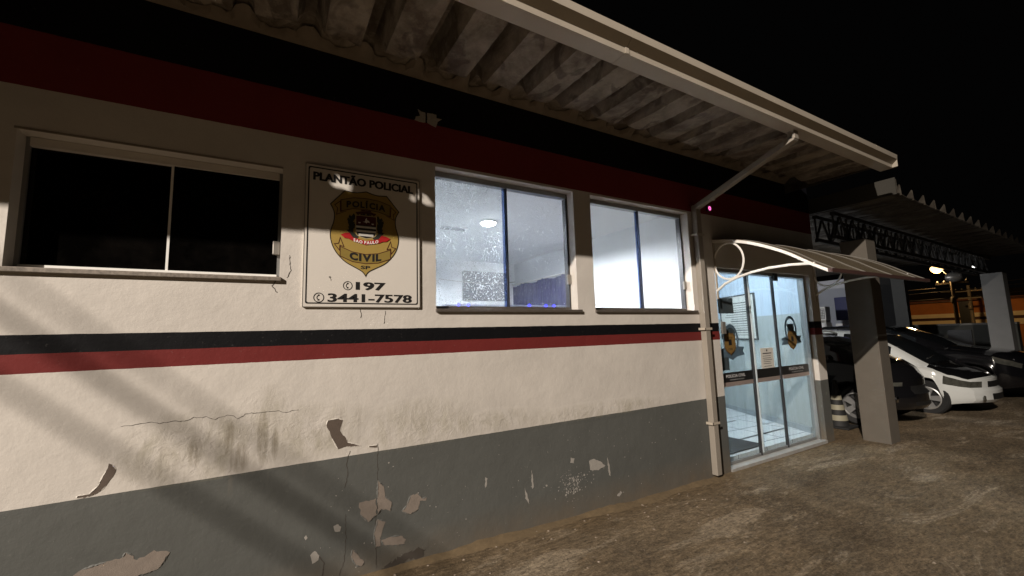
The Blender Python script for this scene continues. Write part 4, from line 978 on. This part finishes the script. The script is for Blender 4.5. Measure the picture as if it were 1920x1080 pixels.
# ------------------------------------------------------------------ cars
M_TYRE = plain('tyre_rubber', (.015, .015, .015), .8); M_RIM = plain('silver_rim', (.55, .55, .54), .3, .7)
M_CGL = plain('car_glass', (.012, .014, .016), .04, spec=.9); M_LENS = plain('headlamp_lens', (.10, .10, .085), .06, .3, var=.7, scale=18, coat=1); M_CHR = plain('chrome', (.6, .6, .6), .12, 1)
M_CW = plain('white_car_paint', (.66, .68, .66), .25, coat=1, var=.03); M_CB = plain('black_car_paint', (.006, .006, .007), .15, coat=1, var=.05); M_TRIM = plain('black_plastic', (.012, .012, .012), .5)
def car(xl, ynose, spec, lab, mats, scale=1.0):
    """xl: x of the left flank (towards camera side), nose points to -y"""
    W = spec['w']/2; L = spec['len']; e = empty('parked_car', (xl+W, ynose+L/2, ground_z(xl)), lab, 'car', 'cars parked under the carport')
    def T(u, s, z): return (s, u-L/2, z)
    belt, top, hwf, roofw = spec['belt'], spec['top'], spec['hw'], spec['roofw']
    wz, wr = spec['wheel']; wu = spec['axles']
    st = [i*L/110 for i in range(111)]
    rowsz = 9
    grid = []; nrow = 0
    sec = []
    for u in st:
        hb = lerp(hwf, u)*W; b = lerp(belt, u); t = max(b+.004, lerp(top, u)); rw = lerp(roofw, u)*W
        zb = spec['sill'] if not (u < .35) else spec['sill']+.05*(1-u/.35)
        for a in wu:
            R = wr+.065
            if abs(u-a) < R: zb = max(zb, wz+math.sqrt(R*R-(u-a)**2))
        pts = []
        for k in range(8):
            f = k/7; z = zb+(b-zb)*f; zz = (z-.2)/(b-.2)
            wdt = hb*(1-.05*(2*max(0, min(1, zz))-1.05)**2) - (.025 if zz < .08 else 0)
            # shoulder crease & arch flare
            for a in wu:
                r_ = math.hypot(u-a, z-wz)
                if r_ < wr+.13: wdt += .014
            pts.append((wdt, z))
        sh = max(0, t-b)
        pts.append((hb*.965 if sh > .06 else hb*.93, b+min(.03, sh*.4)))
        top_in = rw if sh > .06 else hb*.80
        z_hi = t-.035 if sh > .1 else b+sh*.8
        for f in (.33, .66, 1): pts.append((pts[8][0]+(top_in-pts[8][0])*f, pts[8][1]+(z_hi-pts[8][1])*f))
        pts.append((top_in*.90, t)); pts.append((top_in*.5, t+.018)); pts.append((0, t+.025))
        sec.append(pts)
    K = len(sec[0])
    V_ = []; idx = {}
    for i, u in enumerate(st):
        # nose and tail are rounded in plan
        for side in (-1, 1):
            for k, (s, z) in enumerate(sec[i]):
                du = 0
                if u < .58: du += (abs(s)/W)**2.2*spec['curve']*(1-u/.58)
                if 1 <= k <= 4 and u < .35: du -= .045*(1-u/.35)
                if u > L-.6: du -= (abs(s)/W)**2.5*.16*(1-(L-u)/.6)
                idx[(i, side, k)] = len(V_); V_.append(T(u+du, side*s, z))
    groups = {}
    def addf(tagn, f): groups.setdefault(tagn, []).append(f)
    for i in range(len(st)-1):
        u = (st[i]+st[i+1])/2
        for side in (-1, 1):
            for k in range(K-1):
                z = (sec[i][k][1]+sec[i][k+1][1])/2; s = (sec[i][k][0]+sec[i][k+1][0])/2
                tg = spec['tagger'](u, k, z, s)
                if tg in ('side_window', 'headlight'): tg = (tg, side)
                addf(tg, (idx[(i, side, k)], idx[(i+1, side, k)], idx[(i+1, side, k+1)], idx[(i, side, k+1)]))
    # tail cap, then a front face curved in plan
    for k in range(K-1): addf('body', (idx[(len(st)-1, -1, k)], idx[(len(st)-1, -1, k+1)], idx[(len(st)-1, 1, k+1)], idx[(len(st)-1, 1, k)]))
    NC = 20; cap = {}
    for k, (sk, z) in enumerate(sec[0]):
        for c in range(NC+1):
            t_ = -1+2*c/NC; sx_ = t_*sk
            cap[(k, c)] = len(V_); V_.append(T((abs(sx_)/W)**2.2*spec['curve']-(.045 if 1 <= k <= 4 else 0), sx_, z))
    for k in range(K-1):
        for c in range(NC):
            tt = abs(-1+2*(c+.5)/NC)
            addf(('headlight', -1 if c < NC/2 else 1) if (k in spec['lampk'] and tt > .72) else 'grille' if (k in spec['grillek'] and tt < .55) else 'lower_grille' if (k in spec['lowk'] and tt < .5) else 'body', (cap[(k, c)], cap[(k, c+1)], cap[(k+1, c+1)], cap[(k+1, c)]))
    for tg, fs in groups.items():
        if isinstance(tg, tuple): tg = tg[0]
        used = sorted({v for f in fs for v in f}); mp = {v: j for j, v in enumerate(used)}
        o = MB().add([V_[v] for v in used], [tuple(mp[v] for v in f) for f in fs]).build(tg, mats[tg], e, smooth=True)
    # dark underbody
    MB().box(-W*.74, W*.74, -L/2+.46, L/2-.3, .24, wz+wr+.10).build('underbody', M_TRIM, e)
    for a in wu:
        for side in (-1, 1):
            cx = side*(W-.15)
            wh = empty('wheel', (cx, a-L/2, wz)); wh.parent = e
            r = wr
            MB().lathe([(r*.66, -.09), (r*.9, -.10), (r, -.07), (r, .07), (r*.9, .10), (r*.66, .09)], (0, 0, 0), 'x', 36).build('tyre', M_TYRE, wh, smooth=True)
            rm = MB(); R_ = r*.665; sgn = side
            rm.lathe([(R_, -.05), (R_, .09*1), (R_*.92, .095), (R_*.86, .06), (R_*.86, -.05)], (0, 0, 0), 'x', 36)
            if sgn < 0: rm.v = [(-x_, y_, z_) for x_, y_, z_ in rm.v]
            for q_ in range(spec.get('spokes', 5)):
                an = 2*PI*q_/spec.get('spokes', 5)+.3; c_, s_ = math.cos(an), math.sin(an); wa, wb = .032, .055
                xo = sgn*.085; xi = sgn*.05
                pts = [(wa, .03), (wb*.9, R_*.9), (-wb*.9, R_*.9), (-wa, .03)]
                vs = [(xx_, p_*c_-q2*s_, p_*s_+q2*c_) for xx_ in (xo, xi) for p_, q2 in pts]
                rm.add(vs, [(0,1,2,3), (7,6,5,4), (0,4,5,1), (1,5,6,2), (2,6,7,3), (3,7,4,0)])
            rm.lathe([(0, sgn*.098), (.035, sgn*.096), (.055, sgn*.085), (.055, sgn*.04)], (0, 0, 0), 'x', 18)
            rm.build('rim', M_RIM, wh, smooth=True)
            MB().lathe([(0, 0), (R_*.85, 0)], (sgn*.02, 0, 0), 'x', 24).build('brake_disc', M_TRIM, wh)
    # door mirrors
    mu, mz = spec['mirror']
    for side in (-1, 1):
        mbm = MB(); n = 10; 
        mbm.lathe([(.0, -.10), (.05, -.085), (.07, -.03), (.07, .03), (.05, .085), (0, .10)], (0, 0, 0), 'x', 14)
        mbm.v = [(side*(W+.09)+x_*.95, mu-L/2+y_*.8, mz+z_*.95) for x_, y_, z_ in mbm.v]
        mbm.obox((side*(W-.06), mu-L/2+.03, mz-.04), (side*(W+.05), mu-L/2, mz-.02), .03, .03)
        mbm.build('mirror', mats['mirror'], e, smooth=True)
    if spec.get('extra'): spec['extra'](e, T, W, L)
    e.scale = (scale,)*3; e.location.z += spec.get('dz', 0)
    return e
# --- white car with black bonnet
def tagW(u, k, z, s):
    if k in (8, 9, 10) and 1.02 < u < 3.45:
        if abs(u-1.95) < .045 or u < 1.12: return 'body'
        return 'side_window'
    if k >= 11 and .66 < u < 1.42: return 'windscreen' if (k > 11) else 'body'
    if k >= 11 and u > 3.45: return 'rear_window' if u < 3.95 and k > 11 else 'body'
    if k >= 9 and .05 < u <= .66: return 'bonnet'
    if u < .30 and k in (5, 6) and z > .50: return 'headlight'
    return 'body'
white = dict(dz=-.04, w=1.70, len=4.15, wheel=(.30, .30), axles=(.70, 3.25), sill=.20, curve=.42,
    belt=[(0, .60), (.15, .66), (.4, .73), (.7, .81), (1.1, .89), (1.5, .94), (3.4, 1.0), (4.15, .96)],
    top=[(0, .63), (.12, .70), (.35, .79), (.62, .87), (.72, .93), (1.1, 1.20), (1.4, 1.385), (1.8, 1.48), (2.4, 1.51), (3.1, 1.49), (3.6, 1.33), (4.0, 1.05), (4.15, .98)],
    hw=[(0, .70), (.06, .80), (.2, .90), (.45, .97), (.8, 1), (3.5, 1), (3.95, .94), (4.15, .82)],
    roofw=[(0, .8), (.65, .86), (1.2, .79), (1.6, .73), (3.2, .70), (4.15, .7)], tagger=tagW, lampk=(5, 6), grillek=(5, 6), lowk=(1, 2), mirror=(1.0, .95))
def extraW(e, T, W, L):
    MB().lathe([(0, -.018), (.045, -.015), (.05, 0)], (-.50, -L/2+.055, .33), 'y', 16).build('fog_lamp', M_LENS, e, smooth=True)
    MB().obox((-.35, -L/2+.74, .965), (.25, -L/2+.80, .995), .015, .015).build('wiper', M_TRIM, e)
white['extra'] = extraW
mW = dict(body=M_CW, side_window=M_CGL, windscreen=M_CGL, rear_window=M_CGL, bonnet=M_CB, headlight=M_LENS, grille=M_TRIM, lower_grille=M_TRIM, mirror=M_CB)
car(10.05, -.76, white, 'white hatchback with black bonnet parked between two black cars', mW)
# --- black compact van, half behind the column
def tagB(u, k, z, s):
    if k in (8, 9, 10) and .75 < u < 3.5: return 'body' if abs(u-1.6) < .04 or u < .9 else 'side_window'
    if k >= 11 and .5 < u < 1.15: return 'windscreen' if k > 11 else 'body'
    if k >= 11 and 1.15 <= u < 3.6: return 'roof_panel'
    if u < .26 and k in (6, 7): return 'headlight'
    return 'body'
bspec = dict(w=1.62, len=4.0, wheel=(.31, .30), axles=(.60, 3.1), sill=.22, curve=.52,
    belt=[(0, .68), (.12, .80), (.4, .92), (.8, .97), (3.4, 1.0), (4.0, .98)],
    top=[(0, .72), (.08, .86), (.25, .97), (.5, 1.05), (.8, 1.22), (1.15, 1.36), (1.6, 1.43), (3.4, 1.43), (3.8, 1.22), (4.0, 1.0)],
    hw=[(0, .74), (.06, .84), (.2, .93), (.45, .985), (.8, 1), (3.5, 1), (4.0, .86)],
    roofw=[(0, .82), (.5, .84), (1.2, .78), (2, .75), (4.0, .72)], tagger=tagB, lampk=(6,), grillek=(4, 5), lowk=(1,), mirror=(.85, 1.04))
def extraB(e, T, W, L):
    for s in (-1, 1): MB().tube([(s*W*.70, -L/2+1.3, 1.43), (s*W*.70, -L/2+1.4, 1.475), (s*W*.70, -L/2+3.3, 1.475), (s*W*.70, -L/2+3.4, 1.43)], .016, 8).build('roof_rail', M_WHITE, e, smooth=True)
    for s in (-1, 1):
        MB().lathe([(0, -.02), (.035, -.018), (.05, -.01), (.052, .0), (.06, .0), (.06, .02)], (s*.52, -L/2+.16, .43), 'y', 18).build('fog_lamp', M_CHR, e, smooth=True)
bspec['extra'] = extraB
mBk = dict(body=M_CB, side_window=M_CGL, windscreen=M_CGL, roof_panel=M_CW, headlight=M_LENS, grille=M_TRIM, lower_grille=M_TRIM, mirror=M_CB)
car(8.02, -.40, bspec, 'black compact car with pale roof half hidden behind the first carport column', mBk)
# --- long black car beyond
def tagC(u, k, z, s):
    if k in (8, 9, 10) and 1.55 < u < 3.9: return 'body' if abs(u-2.5) < .04 or u < 1.7 else 'side_window'
    if k >= 11 and 1.3 < u < 2.15: return 'windscreen' if k > 11 else 'body'
    if .06 < u < .55 and k in (6, 7): return 'headlight'
    return 'body'
cspec = dict(w=1.80, len=4.7, wheel=(.33, .33), axles=(.90, 3.75), sill=.24, curve=.36,
    belt=[(0, .68), (.15, .76), (.6, .86), (1.3, .96), (3.9, 1.04), (4.7, 1.0)],
    top=[(0, .72), (.12, .84), (.5, .95), (1.25, 1.06), (1.7, 1.28), (2.2, 1.50), (2.6, 1.56), (3.6, 1.55), (4.2, 1.3), (4.7, 1.05)],
    hw=[(0, .72), (.06, .82), (.2, .91), (.5, .98), (.9, 1), (4.2, 1), (4.7, .86)],
    roofw=[(0, .82), (1.3, .84), (2, .76), (2.6, .72), (4.7, .72)], tagger=tagC, lampk=(6,), grillek=(5, 6), lowk=(1,), mirror=(1.65, 1.08))
def extraC(e, T, W, L):
    lb = MB().box(-.55, .55, -L/2+2.75, -L/2+2.95, 1.60, 1.68).build('light_bar', plain('pink_red_lens', (.5, .1, .1), .2), e, bevel=.02)
    MB().lathe([(0, -.02), (.04, -.018), (.05, 0)], (-.62, -L/2+.14, .42), 'y', 16).build('fog_lamp', M_LENS, e, smooth=True)
cspec['extra'] = extraC
mC = dict(body=M_CB, side_window=M_CGL, windscreen=M_CGL, headlight=M_LENS, grille=M_TRIM, lower_grille=M_TRIM, mirror=M_CB)
car(12.5, -1.0, cspec, 'long glossy black car parked furthest along the row beside the white one', mC)
